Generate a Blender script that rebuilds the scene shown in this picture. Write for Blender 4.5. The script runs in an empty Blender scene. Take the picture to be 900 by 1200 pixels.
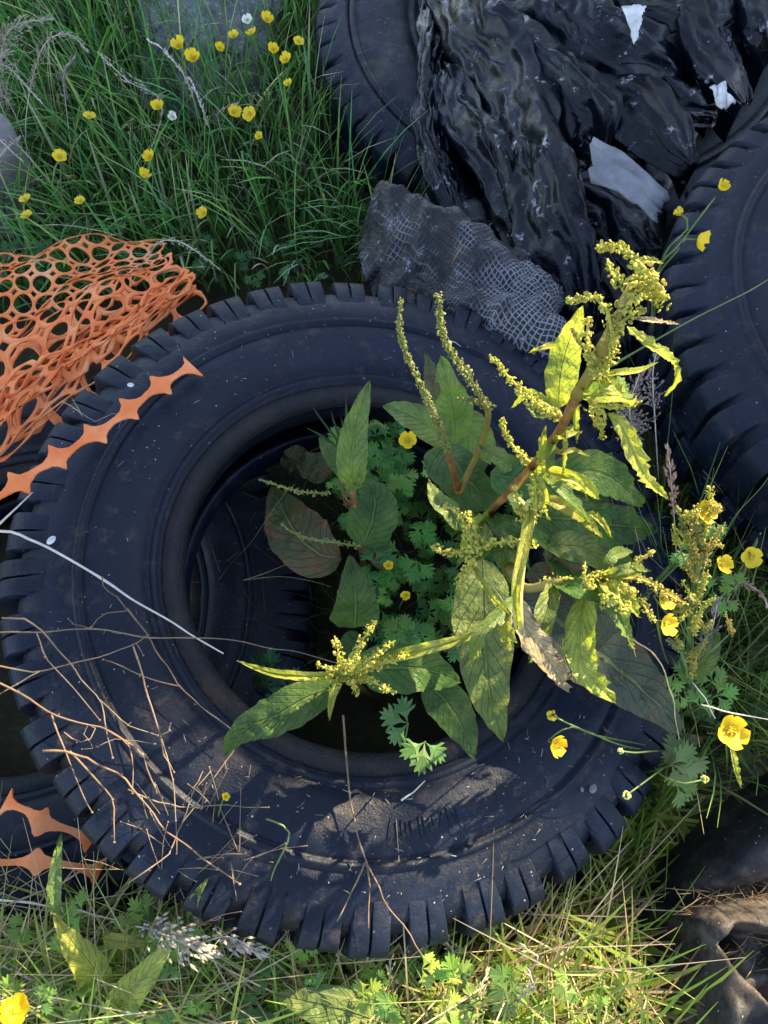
import bpy, bmesh, math, random
import numpy as np
from mathutils import Vector, Matrix, noise, Quaternion
R = math.radians
rnd = random.Random(11)
scn = bpy.context.scene
COL = scn.collection

# ------------------------------------------------------------------ camera
TH = R(25); F = 890.0; CAMZ = 1.28
cam = bpy.data.cameras.new('camera'); camo = bpy.data.objects.new('camera', cam); COL.objects.link(camo)
camo.location = (0, 0, CAMZ); camo.rotation_euler = (TH, 0, 0)
cam.sensor_fit = 'VERTICAL'; cam.sensor_height = 36; cam.sensor_width = 27
cam.lens = F / 1200 * 36; cam.clip_start = .02; cam.clip_end = 300
scn.camera = camo

def ray(px, py):
    a = (px - 450) / F; b = (600 - py) / F
    return Vector((a, b * math.cos(TH) + math.sin(TH), b * math.sin(TH) - math.cos(TH)))
def P(px, py, z):
    """the point of the place seen at a spot of the photograph, at height z above the ground"""
    d = ray(px, py); t = (z - CAMZ) / d.z
    return Vector((d.x * t, d.y * t, z))
def scale_at(p):
    """metres per photograph pixel at a point"""
    ax = Vector((0, math.sin(TH), -math.cos(TH)))
    return (p - Vector((0, 0, CAMZ))).dot(ax) / F
TX, TY, TZ = -.1932, .056, .331
def top_z(x, y): return TZ + TX * x + TY * y
def PT(px, py, dz=0):
    """a point on the upper sidewall plane of the big tyre"""
    d = ray(px, py); t = (TZ + dz - CAMZ) / (d.z - TX * d.x - TY * d.y)
    return Vector((d.x * t, d.y * t, CAMZ + d.z * t))

# ------------------------------------------------------------------ materials
def mat(name):
    m = bpy.data.materials.new(name); m.use_nodes = True
    nt = m.node_tree; nt.nodes.clear()
    return m, nt
def nd(nt, typ, **kw):
    n = nt.nodes.new(typ)
    for k, v in kw.items():
        if k in ('operation', 'blend_type', 'data_type', 'attribute_name', 'feature', 'noise_dimensions', 'interpolation', 'distance', 'wave_type', 'bands_direction'):
            setattr(n, k, v)
        else:
            n.inputs[k].default_value = v
    return n
def ramp(nt, fac, stops):
    n = nt.nodes.new('ShaderNodeValToRGB'); e = n.color_ramp.elements
    while len(e) < len(stops): e.new(.5)
    for el, (p, c) in zip(e, stops):
        el.position = p; el.color = (*c, 1) if len(c) == 3 else c
    nt.links.new(fac, n.inputs[0]); return n.outputs[0]
def mixc(nt, fac, a, b, blend='MIX'):
    n = nt.nodes.new('ShaderNodeMix'); n.data_type = 'RGBA'; n.blend_type = blend
    for i, v in ((0, fac), (6, a), (7, b)):
        if hasattr(v, 'is_linked') or hasattr(v, 'node'): nt.links.new(v, n.inputs[i])
        elif i == 0: n.inputs[0].default_value = v
        else: n.inputs[i].default_value = (*v, 1)
    return n.outputs[2]
def coords(nt, kind='Object'):
    return nt.nodes.new('ShaderNodeTexCoord').outputs[kind]
def noi(nt, vec, scale, detail=4, rough=.55, out=0):
    n = nd(nt, 'ShaderNodeTexNoise', Scale=scale, Detail=detail, Roughness=rough)
    nt.links.new(vec, n.inputs['Vector']); return n.outputs[out]
def finish(nt, color, rough=.6, spec=.5, bump=None, bstr=.3, bdist=.004, trans=0, tcol=None, emit=None):
    b = nt.nodes.new('ShaderNodeBsdfPrincipled')
    if hasattr(color, 'node'): nt.links.new(color, b.inputs['Base Color'])
    else: b.inputs['Base Color'].default_value = (*color, 1)
    if hasattr(rough, 'node'): nt.links.new(rough, b.inputs['Roughness'])
    else: b.inputs['Roughness'].default_value = rough
    b.inputs['Specular IOR Level'].default_value = spec
    nrm = None
    if bump is not None:
        bn = nd(nt, 'ShaderNodeBump', Strength=bstr, Distance=bdist)
        nt.links.new(bump, bn.inputs['Height']); nrm = bn.outputs[0]
        nt.links.new(nrm, b.inputs['Normal'])
    out = nt.nodes.new('ShaderNodeOutputMaterial'); sh = b.outputs[0]
    if trans:
        t = nt.nodes.new('ShaderNodeBsdfTranslucent')
        c = tcol if tcol is not None else color
        if hasattr(c, 'node'): nt.links.new(c, t.inputs[0])
        else: t.inputs[0].default_value = (*c, 1)
        if nrm is not None: nt.links.new(nrm, t.inputs['Normal'])
        m = nt.nodes.new('ShaderNodeMixShader'); m.inputs[0].default_value = trans
        nt.links.new(sh, m.inputs[1]); nt.links.new(t.outputs[0], m.inputs[2]); sh = m.outputs[0]
    nt.links.new(sh, out.inputs[0])
def math_(nt, op, a, b=0.0):
    n = nt.nodes.new('ShaderNodeMath'); n.operation = op
    for i, v in enumerate((a, b)):
        if hasattr(v, 'node'): nt.links.new(v, n.inputs[i])
        else: n.inputs[i].default_value = v
    return n.outputs[0]
def thresh(nt, v, lo, hi):
    n = nt.nodes.new('ShaderNodeMapRange'); n.inputs[1].default_value = lo; n.inputs[2].default_value = hi
    nt.links.new(v, n.inputs[0]); return n.outputs[0]

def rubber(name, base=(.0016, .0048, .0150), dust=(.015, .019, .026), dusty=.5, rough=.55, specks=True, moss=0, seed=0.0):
    m, nt = mat(name); co = coords(nt)
    mp = nd(nt, 'ShaderNodeMapping'); mp.inputs['Location'].default_value = (seed, seed * 2, seed * .7); nt.links.new(co, mp.inputs['Vector']); co = mp.outputs[0]
    n1 = noi(nt, co, 7, 6, .65); n2 = noi(nt, co, 60, 4, .7); n3 = noi(nt, co, 420, 2, .6)
    f = math_(nt, 'MULTIPLY', thresh(nt, n1, .42, .72), thresh(nt, n2, .3, .7))
    c = mixc(nt, math_(nt, 'MULTIPLY', f, dusty), base, dust)
    n4 = noi(nt, co, 25, 5, .75)
    c = mixc(nt, math_(nt, 'MULTIPLY', thresh(nt, n4, .60, .74), .4 * dusty), c, (.055, .048, .042))
    nb = noi(nt, co, 4.5, 9, .72); ns_ = noi(nt, co, 33, 7, .8)
    c = mixc(nt, 1.0, c, ramp(nt, nb, [(.3, (.6, .6, .6)), (.5, (1, 1, 1)), (.68, (1.9, 1.8, 1.7))]), 'MULTIPLY')
    c = mixc(nt, math_(nt, 'MULTIPLY', thresh(nt, ns_, .54, .74), .6), c, (.085, .064, .046))
    if moss:
        nm = noi(nt, co, 9, 4, .7)
        c = mixc(nt, math_(nt, 'MULTIPLY', thresh(nt, nm, .52, .7), moss), c, (.07, .075, .03))
    if specks:
        v = nd(nt, 'ShaderNodeTexVoronoi', Scale=130, Randomness=1.0); nt.links.new(co, v.inputs['Vector'])
        sp = math_(nt, 'MULTIPLY', thresh(nt, v.outputs['Distance'], .17, .1), thresh(nt, noi(nt, v.outputs['Color'], 3.1, 1), .6, .63))
        c = mixc(nt, math_(nt, 'MULTIPLY', sp, .8), c, (.3, .29, .26))
    r = mixc(nt, f, (rough - .1,) * 3, (rough + .25,) * 3)
    h = math_(nt, 'ADD', math_(nt, 'MULTIPLY', n2, .6), math_(nt, 'ADD', math_(nt, 'MULTIPLY', n3, .35), math_(nt, 'MULTIPLY', n4, .8)))
    finish(nt, c, r, .25, h, .55, .003)
    return m
M = {}
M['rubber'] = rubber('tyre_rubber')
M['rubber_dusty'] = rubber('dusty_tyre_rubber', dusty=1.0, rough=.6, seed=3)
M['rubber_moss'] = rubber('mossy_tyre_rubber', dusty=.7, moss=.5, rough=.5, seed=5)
M['rubber_sheet'] = rubber('worn_rubber_sheet', base=(.012, .0125, .014), dust=(.19, .155, .12), dusty=1.0, rough=.6, seed=9)
def bead_mat():
    m, nt = mat('rusty_bead'); co = coords(nt)
    n1 = noi(nt, co, 18, 5, .7); n2 = noi(nt, co, 240, 3, .6)
    c = ramp(nt, n1, [(.40, (.006, .007, .010)), (.58, (.014, .012, .012)), (.72, (.05, .026, .015))])
    finish(nt, c, .6, .3, n2, .9, .003)
    return m
M['bead'] = bead_mat()

def leaf_mat(name, c0, c1, c2, trans=.45, vein=(.22, .26, .10), spot=(.12, .06, .03), spotty=.3, rough=.45, tint=(1.25, 1.3, .5)):
    """UV x runs across the leaf, y along it: midrib, side veins, mottling and dry spots"""
    m, nt = mat(name); uv = coords(nt, 'UV'); co = coords(nt)
    sep = nt.nodes.new('ShaderNodeSeparateXYZ'); nt.links.new(uv, sep.inputs[0])
    n1 = noi(nt, co, 28, 4, .6); n2 = noi(nt, co, 120, 3, .6)
    c = ramp(nt, n1, [(.32, c0), (.52, c1), (.7, c2)])
    ax = math_(nt, 'ABSOLUTE', math_(nt, 'SUBTRACT', sep.outputs[0], .5))
    rib = thresh(nt, ax, .05, .02)
    sv = math_(nt, 'ABSOLUTE', math_(nt, 'SUBTRACT', math_(nt, 'FRACT', math_(nt, 'ADD', math_(nt, 'MULTIPLY', sep.outputs[1], 11), math_(nt, 'MULTIPLY', ax, -5))), .5))
    vn = math_(nt, 'MAXIMUM', rib, math_(nt, 'MULTIPLY', thresh(nt, sv, .07, .0), .4))
    c = mixc(nt, math_(nt, 'MULTIPLY', vn, .32), c, vein)
    ns = noi(nt, co, 45, 5, .75)
    edge = math_(nt, 'MULTIPLY', thresh(nt, ax, .3, .5), .12)
    sp = thresh(nt, math_(nt, 'ADD', ns, edge), .60, .68)
    c = mixc(nt, math_(nt, 'MULTIPLY', sp, spotty), c, spot)
    oi = nt.nodes.new('ShaderNodeObjectInfo')
    hs = nd(nt, 'ShaderNodeHueSaturation'); nt.links.new(c, hs.inputs['Color'])
    nt.links.new(math_(nt, 'ADD', math_(nt, 'MULTIPLY', oi.outputs['Random'], .03), .485), hs.inputs['Hue'])
    nt.links.new(math_(nt, 'ADD', math_(nt, 'MULTIPLY', oi.outputs['Random'], .35), .82), hs.inputs['Value'])
    c = hs.outputs[0]
    h = math_(nt, 'ADD', math_(nt, 'MULTIPLY', vn, -.7), math_(nt, 'ADD', math_(nt, 'MULTIPLY', n1, 1.2), math_(nt, 'MULTIPLY', n2, .5)))
    finish(nt, c, rough, .35, h, .8, .007, trans, mixc(nt, 1.0, c, tint, 'MULTIPLY'))
    return m
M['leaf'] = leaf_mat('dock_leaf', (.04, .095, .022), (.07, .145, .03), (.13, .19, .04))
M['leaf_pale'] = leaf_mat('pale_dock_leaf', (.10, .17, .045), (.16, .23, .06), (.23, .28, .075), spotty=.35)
M['leaf_lit'] = leaf_mat('sunlit_dock_leaf', (.22, .25, .04), (.33, .35, .06), (.44, .42, .10), spotty=.45, vein=(.36, .36, .14))  # lit copy of the dock leaf, sunlight painted into its colour
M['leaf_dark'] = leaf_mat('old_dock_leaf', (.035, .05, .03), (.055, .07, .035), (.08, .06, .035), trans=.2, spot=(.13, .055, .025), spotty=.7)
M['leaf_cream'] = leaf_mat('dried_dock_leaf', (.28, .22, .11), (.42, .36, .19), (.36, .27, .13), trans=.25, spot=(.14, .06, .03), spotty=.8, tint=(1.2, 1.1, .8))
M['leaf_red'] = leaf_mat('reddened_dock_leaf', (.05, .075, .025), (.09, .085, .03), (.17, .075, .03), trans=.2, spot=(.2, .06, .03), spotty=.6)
M['leaf_grass'] = leaf_mat('feathery_leaf', (.03, .07, .03), (.05, .10, .04), (.08, .14, .05), spotty=.1)

def simple(name, c0, c1, scale=60, rough=.55, spec=.4, trans=0, bstr=.4, tint=None, rand=0):
    m, nt = mat(name); co = coords(nt)
    n = noi(nt, co, scale, 4, .6)
    c = ramp(nt, n, [(.3, c0), (.7, c1)])
    finish(nt, c, rough, spec, n, bstr, .003, trans, mixc(nt, 1.0, c, tint, 'MULTIPLY') if tint else None)
    return m
def seed_mat(name, c0, c1, *a):
    m, nt = mat(name); co = coords(nt); n = noi(nt, co, 60, 3, .6); n2 = noi(nt, co, 300, 1)
    c = ramp(nt, n, [(.3, c0), (.5, c1), (.62, (.60, .50, .10)), (.74, (.42, .26, .06))])
    c = mixc(nt, thresh(nt, n2, .45, .65), c, (.34, .38, .07)); finish(nt, c, .55, .3, n2, .3, .001, .35, c); return m
M['seed'] = seed_mat('dock_seed', (.38, .37, .045), (.58, .53, .09), 90, .55, .3, .3)
M['seed_brown'] = simple('ripe_dock_seed', (.34, .25, .05), (.52, .42, .09), 90, .6, .3, .25)
M['seed_red'] = simple('red_dock_seed', (.12, .045, .03), (.22, .12, .05), 90, .6, .3, .2)
M['seed_green'] = simple('green_dock_seed', (.16, .19, .05), (.27, .28, .07), 90, .6, .3, .25)
M['stem_red'] = simple('red_stem', (.11, .03, .015), (.28, .15, .04), 60, .45)
M['stem_olive'] = simple('olive_stem', (.16, .12, .03), (.27, .21, .05), 30, .45)
M['stem_green'] = simple('green_stem', (.07, .12, .03), (.13, .19, .05), 40, .5)
M['stem_lit'] = simple('sunlit_stem', (.36, .37, .08), (.52, .50, .16), 40, .5)  # sunlight on the bright shoot painted into the stem colour; buds share it
M['dry'] = simple('dry_stalk', (.12, .085, .055), (.26, .19, .12), 50, .8, .2)
M['dry_brown'] = simple('brown_stalk', (.11, .07, .042), (.24, .16, .09), 50, .75, .2)
M['straw_pale'] = simple('pale_straw', (.45, .40, .32), (.62, .56, .47), 50, .7, .2)
M['straw_gold'] = simple('golden_straw', (.38, .29, .13), (.55, .44, .22), 50, .7, .2)
M['petal'] = simple('buttercup_petal', (.86, .58, .006), (.90, .68, .012), 40, .3, .6, .3)
M['stamen'] = simple('buttercup_stamen', (.50, .36, .01), (.66, .48, .03), 400, .6, .3)
M['white_petal'] = simple('white_petal', (.68, .68, .62), (.80, .80, .74), 60, .5, .4, .2)
M['plume'] = simple('grass_plume', (.30, .26, .20), (.46, .41, .33), 120, .8, .2, .25)
M['plume_mauve'] = simple('mauve_plume', (.20, .15, .15), (.34, .27, .25), 120, .8, .2, .2)
M['plume_pink'] = simple('pink_plume', (.36, .20, .14), (.50, .30, .21), 120, .8, .2, .2)
M['dirtywhite'] = simple('chalky_white', (.34, .33, .31), (.72, .71, .69), 45, .8, .2)
M['wood'] = simple('weathered_wood', (.15, .13, .13), (.26, .23, .23), 20, .85, .2)

def orange_mat():
    m, nt = mat('orange_plastic'); co = coords(nt)
    n = noi(nt, co, 14, 4, .6); n2 = noi(nt, co, 160, 3, .6)
    c = ramp(nt, n, [(.3, (.82, .17, .035)), (.5, (.90, .27, .08)), (.68, (.93, .42, .19))])
    c = mixc(nt, math_(nt, 'MULTIPLY', thresh(nt, n2, .55, .75), .35), c, (.75, .38, .25))
    finish(nt, c, .55, .2, n2, .2, .002, .25, c)
    return m
M['orange'] = orange_mat()

def facets(nt, co, scale, seed):
    """height made of flat tilted cells that meet in sharp creases"""
    wp = nt.nodes.new('ShaderNodeVectorMath'); wp.operation = 'MULTIPLY_ADD'
    nz = nd(nt, 'ShaderNodeTexNoise', Scale=9 + seed, Detail=2); nt.links.new(co, nz.inputs['Vector'])
    nt.links.new(nz.outputs['Color'], wp.inputs[0]); wp.inputs[1].default_value = (.05,) * 3; nt.links.new(co, wp.inputs[2])
    v = nd(nt, 'ShaderNodeTexVoronoi', Scale=scale, Randomness=1.0); nt.links.new(wp.outputs[0], v.inputs['Vector'])
    a = nt.nodes.new('ShaderNodeVectorMath'); a.operation = 'SUBTRACT'; nt.links.new(wp.outputs[0], a.inputs[0]); nt.links.new(v.outputs['Position'], a.inputs[1])
    b = nt.nodes.new('ShaderNodeVectorMath'); b.operation = 'SUBTRACT'; nt.links.new(v.outputs['Color'], b.inputs[0]); b.inputs[1].default_value = (.5,) * 3
    d = nt.nodes.new('ShaderNodeVectorMath'); d.operation = 'DOT_PRODUCT'; nt.links.new(a.outputs[0], d.inputs[0]); nt.links.new(b.outputs[0], d.inputs[1])
    return d.outputs['Value']
def plastic_mat():
    m, nt = mat('black_polythene'); co = coords(nt)
    n1 = noi(nt, co, 22, 6, .7); n2 = noi(nt, co, 90, 5, .7); n3 = noi(nt, co, 9, 3, .6)
    c = ramp(nt, n3, [(.35, (.0015, .0026, .006)), (.65, (.0035, .0055, .011))])
    d = math_(nt, 'MULTIPLY', thresh(nt, n1, .58, .66), thresh(nt, n2, .52, .60))
    c = mixc(nt, math_(nt, 'MULTIPLY', d, .85), c, (.42, .43, .46))
    c = mixc(nt, math_(nt, 'MULTIPLY', thresh(nt, noi(nt, co, 7, 4, .6), .60, .74), .2), c, (.03, .026, .023))
    r = ramp(nt, n1, [(.3, (.10,) * 3), (.75, (.26,) * 3)])
    h = math_(nt, 'ADD', math_(nt, 'MULTIPLY', facets(nt, co, 15, 1), .8), math_(nt, 'MULTIPLY', facets(nt, co, 38, 4), .45))
    h = math_(nt, 'ADD', h, math_(nt, 'MULTIPLY', n2, .004))
    finish(nt, c, r, .30, h, .36, 1.0)
    return m
M['plastic'] = plastic_mat()

def scrim_mat():
    m, nt = mat('scrim_reinforced_sheet'); uv = coords(nt, 'UV'); co = coords(nt)
    sep = nt.nodes.new('ShaderNodeSeparateXYZ'); nt.links.new(uv, sep.inputs[0])
    g = None
    for k in (0, 1):
        wob = math_(nt, 'MULTIPLY', noi(nt, co, 40, 2), .6)
        fr = math_(nt, 'FRACT', math_(nt, 'ADD', math_(nt, 'MULTIPLY', sep.outputs[k], 1 / .0068), wob))
        ln = thresh(nt, math_(nt, 'ABSOLUTE', math_(nt, 'SUBTRACT', fr, .5)), .17, .06)
        g = ln if g is None else math_(nt, 'MAXIMUM', g, ln)
    wear = thresh(nt, math_(nt, 'ADD', noi(nt, co, 13, 5, .7), math_(nt, 'MULTIPLY', sep.outputs[0], .5)), .53, .74)
    fray = math_(nt, 'MULTIPLY', thresh(nt, noi(nt, co, 20, 6, .8), .585, .66), .9)
    msk = math_(nt, 'MAXIMUM', math_(nt, 'MULTIPLY', math_(nt, 'MULTIPLY', g, wear), .62), fray)
    c = mixc(nt, msk, (.006, .0065, .009), (.33, .34, .38))
    finish(nt, c, .5, .4, g, .5, .002)
    return m
M['scrim'] = scrim_mat()

def attr_mat(name, trans=.3, rough=.6, tint=(1.2, 1.25, .6)):
    m, nt = mat(name)
    a = nt.nodes.new('ShaderNodeAttribute'); a.attribute_name = 'col'
    finish(nt, a.outputs[0], rough, .3, trans=trans, tcol=mixc(nt, 1.0, a.outputs[0], tint, 'MULTIPLY'))
    return m
M['blade'] = attr_mat('grass_blade')
M['clover'] = attr_mat('ground_leaf', .3, .5)

def ground_mat():
    m, nt = mat('soil'); co = coords(nt)
    n = noi(nt, co, 9, 8, .7); n2 = noi(nt, co, 60, 6, .7)
    c = ramp(nt, n, [(.35, (.03, .026, .015)), (.52, (.045, .042, .02)), (.66, (.05, .075, .025))])
    c = mixc(nt, thresh(nt, n2, .55, .75), c, (.09, .07, .04))
    finish(nt, c, .9, .2, n2, .8, .02)
    return m
M['soil'] = ground_mat()
def stone_mat(name, a, b, sc=1):
    m, nt = mat(name); co = coords(nt)
    n = noi(nt, co, 18 * sc, 8, .75); v = nd(nt, 'ShaderNodeTexVoronoi', Scale=70 * sc); nt.links.new(co, v.inputs['Vector'])
    c = ramp(nt, n, [(.3, a), (.7, b)])
    c = mixc(nt, thresh(nt, v.outputs['Distance'], .35, .1), c, tuple(x * 1.5 for x in b))
    finish(nt, c, .9, .2, math_(nt, 'ADD', n, math_(nt, 'MULTIPLY', v.outputs['Distance'], .5)), .7, .01)
    return m
M['stone'] = stone_mat('rough_concrete', (.11, .11, .12), (.24, .24, .25))

# ------------------------------------------------------------------ mesh helpers
class MB:
    def __init__(s): s.v = []; s.f = []; s.uv = []; s.col = []
    def add(s, verts, faces, uv=None, col=None):
        o = len(s.v); s.v += [tuple(p) for p in verts]
        s.f += [tuple(i + o for i in f) for f in faces]
        s.uv += uv if uv is not None else [(0.5, 0.5)] * len(verts)
        if col is not None: s.col += [col] * len(verts)
    def build(s, name, m, parent=None, smooth=True, origin=None):
        me = bpy.data.meshes.new(name)
        off = parent.location if parent is not None and origin is None else (origin or Vector((0, 0, 0)))
        me.from_pydata([(p[0] - off[0], p[1] - off[1], p[2] - off[2]) for p in s.v], [], s.f)
        if smooth: me.polygons.foreach_set('use_smooth', [True] * len(me.polygons))
        ul = me.uv_layers.new(name='UVMap')
        li = np.empty(len(me.loops), dtype=np.int32); me.loops.foreach_get('vertex_index', li)
        ul.data.foreach_set('uv', np.array(s.uv, dtype=np.float32)[li].ravel())
        if s.col:
            ca = me.color_attributes.new('col', 'FLOAT_COLOR', 'POINT')
            ca.data.foreach_set('color', np.array([(*c, 1) for c in s.col], dtype=np.float32).ravel())
        if m is not None: me.materials.append(m)
        me.update()
        o = bpy.data.objects.new(name, me); COL.objects.link(o)
        if parent is not None: o.parent = parent
        elif origin is not None: o.location = origin
        return o
def empty(name, loc):
    o = bpy.data.objects.new(name, None); o.empty_display_size = .02; o.location = loc; COL.objects.link(o); return o
def tag(o, label=None, cat=None, group=None, kind=None):
    for k, v in (('label', label), ('category', cat), ('group', group), ('kind', kind)):
        if v: o[k] = v
    return o
def thing(name, loc, label, cat, group=None): return tag(empty(name, loc), label, cat, group)

def curve(pts, n):
    """Catmull-Rom through the points, n samples evenly spread in length"""
    pts = [Vector(p) for p in pts]
    if len(pts) == 2: return [pts[0].lerp(pts[1], i / (n - 1)) for i in range(n)]
    q = [pts[0] * 2 - pts[1]] + pts + [pts[-1] * 2 - pts[-2]]
    s = []
    for i in range(1, len(q) - 2):
        for k in range(12):
            t = k / 12
            a, b, c, d = q[i - 1:i + 3]
            s.append(.5 * ((2 * b) + (c - a) * t + (2 * a - 5 * b + 4 * c - d) * t * t + (3 * b - a - 3 * c + d) * t ** 3))
    s.append(pts[-1])
    L = [0]
    for a, b in zip(s, s[1:]): L.append(L[-1] + (b - a).length)
    out = []; j = 0
    for i in range(n):
        x = L[-1] * i / (n - 1)
        while j < len(s) - 2 and L[j + 1] < x: j += 1
        d = L[j + 1] - L[j]
        out.append(s[j].lerp(s[j + 1], (x - L[j]) / d if d > 1e-9 else 0))
    return out
def clen(pts): return sum((Vector(b) - Vector(a)).length for a, b in zip(pts, pts[1:]))
def tube(mb, pts, r0, r1=None, sides=6, n=None, knots=0, col=None):
    r1 = r0 if r1 is None else r1
    n = n or max(3, int(clen(pts) / .012) + 2)
    c = curve(pts, n); vs = []; fs = []
    up = Vector((.31, .2, .93)).normalized()
    for i, p in enumerate(c):
        t = (c[min(i + 1, n - 1)] - c[max(i - 1, 0)]).normalized()
        a = t.cross(up)
        if a.length < 1e-3: a = t.cross(Vector((1, 0, 0)))
        a.normalize(); b = t.cross(a); r = r0 + (r1 - r0) * i / (n - 1)
        if knots: r *= 1 + knots * max(0, noise.noise(Vector((i * .45, p.x * 9, p.y * 9))))
        for k in range(sides):
            an = 2 * math.pi * k / sides
            vs.append(p + a * (math.cos(an) * r) + b * (math.sin(an) * r))
    for i in range(n - 1):
        for k in range(sides):
            k2 = (k + 1) % sides
            fs.append((i * sides + k, i * sides + k2, (i + 1) * sides + k2, (i + 1) * sides + k))
    fs.append(tuple(reversed(range(sides)))); fs.append(tuple((n - 1) * sides + k for k in range(sides)))
    mb.add(vs, fs, col=col)
_ico = None
def blob(mb, p, r, rng, squash=.8):
    global _ico
    if _ico is None:
        bm = bmesh.new(); bmesh.ops.create_icosphere(bm, subdivisions=1, radius=1)
        _ico = ([v.co.copy() for v in bm.verts], [tuple(v.index for v in f.verts) for f in bm.faces]); bm.free()
    q = Quaternion((rng.gauss(0, 1), rng.gauss(0, 1), rng.gauss(0, 1), rng.gauss(0, 1))).normalized()
    s = Vector((r * rng.uniform(.7, 1.2), r * squash * rng.uniform(.7, 1.1), r * rng.uniform(.8, 1.4)))
    mb.add([p + q @ Vector((v.x * s.x, v.y * s.y, v.z * s.z)) for v in _ico[0]], _ico[1])

# ------------------------------------------------------------------ setting: ground and the added sun blocker behind
g = MB(); nx = 90
xs = [-15 + 30 * (i / nx) for i in range(nx + 1)]
def spread(i): t = 2 * i / nx - 1; return math.copysign(abs(t) ** 2.4, t) * 30
vs = [(spread(i), spread(j) + .8, 0) for j in range(nx + 1) for i in range(nx + 1)]
vs = [(x, y, .12 * min(1, max(0, (-.02 - y) / .12)) + .035 * noise.fractal(Vector((x * 2.3, y * 2.3, 1)), 1, 2, 4) if abs(x) < 3 else 0) for x, y, z in vs]
fs = [(j * (nx + 1) + i, j * (nx + 1) + i + 1, (j + 1) * (nx + 1) + i + 1, (j + 1) * (nx + 1) + i) for j in range(nx) for i in range(nx)]
g.add(vs, fs); tag(g.build('ground', M['soil']), kind='structure')

# ------------------------------------------------------------------ tyres
def casing_profile(Rr, h, rb):
    k = (Rr - .44); s = (.36 + k - rb) / (.36 - .262)
    def rr(r): return rb + (r - .262) * (s if r > .262 else 1) if r < .368 else r + k
    up = [(.247, h - .075), (.2435, h - .05), (.243, h - .034), (.246, h - .025), (.254, h - .019), (.262, h - .0175), (.268, h - .0215), (.271, h - .0215),
          (.276, h - .014), (.281, h - .0105), (.283, h - .0135), (.286, h - .0135), (.289, h - .0075), (.300, h - .0025), (.315, h + .0005),
          (.335, h + .0018), (.350, h + .0012), (.3535, h - .0022), (.3565, h - .0022), (.358, h + .0028), (.3625, h + .0032), (.3645, h - .0008), (.3665, h - .003), (.370, h - .0025),
          (.380, h - .003), (.392, h - .006), (.404, h - .0105), (.418, h - .017), (.430, h - .030), (.437, h - .052), (.439, h - .08)]
    up = [(rr(r), z) for r, z in up]
    outer = up + [(r, -z) for r, z in reversed(up)]
    inn = [(.252, h - .08), (.275, h - .04), (.31, h - .022), (.36, h - .022), (.395, h - .034), (.415, h - .06), (.421, h - .085)]
    inn = [(rr(r), z) for r, z in inn]
    inner = inn + [(r, -z) for r, z in reversed(inn)]
    return outer + list(reversed(inner))          # a closed loop in r, z
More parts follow.
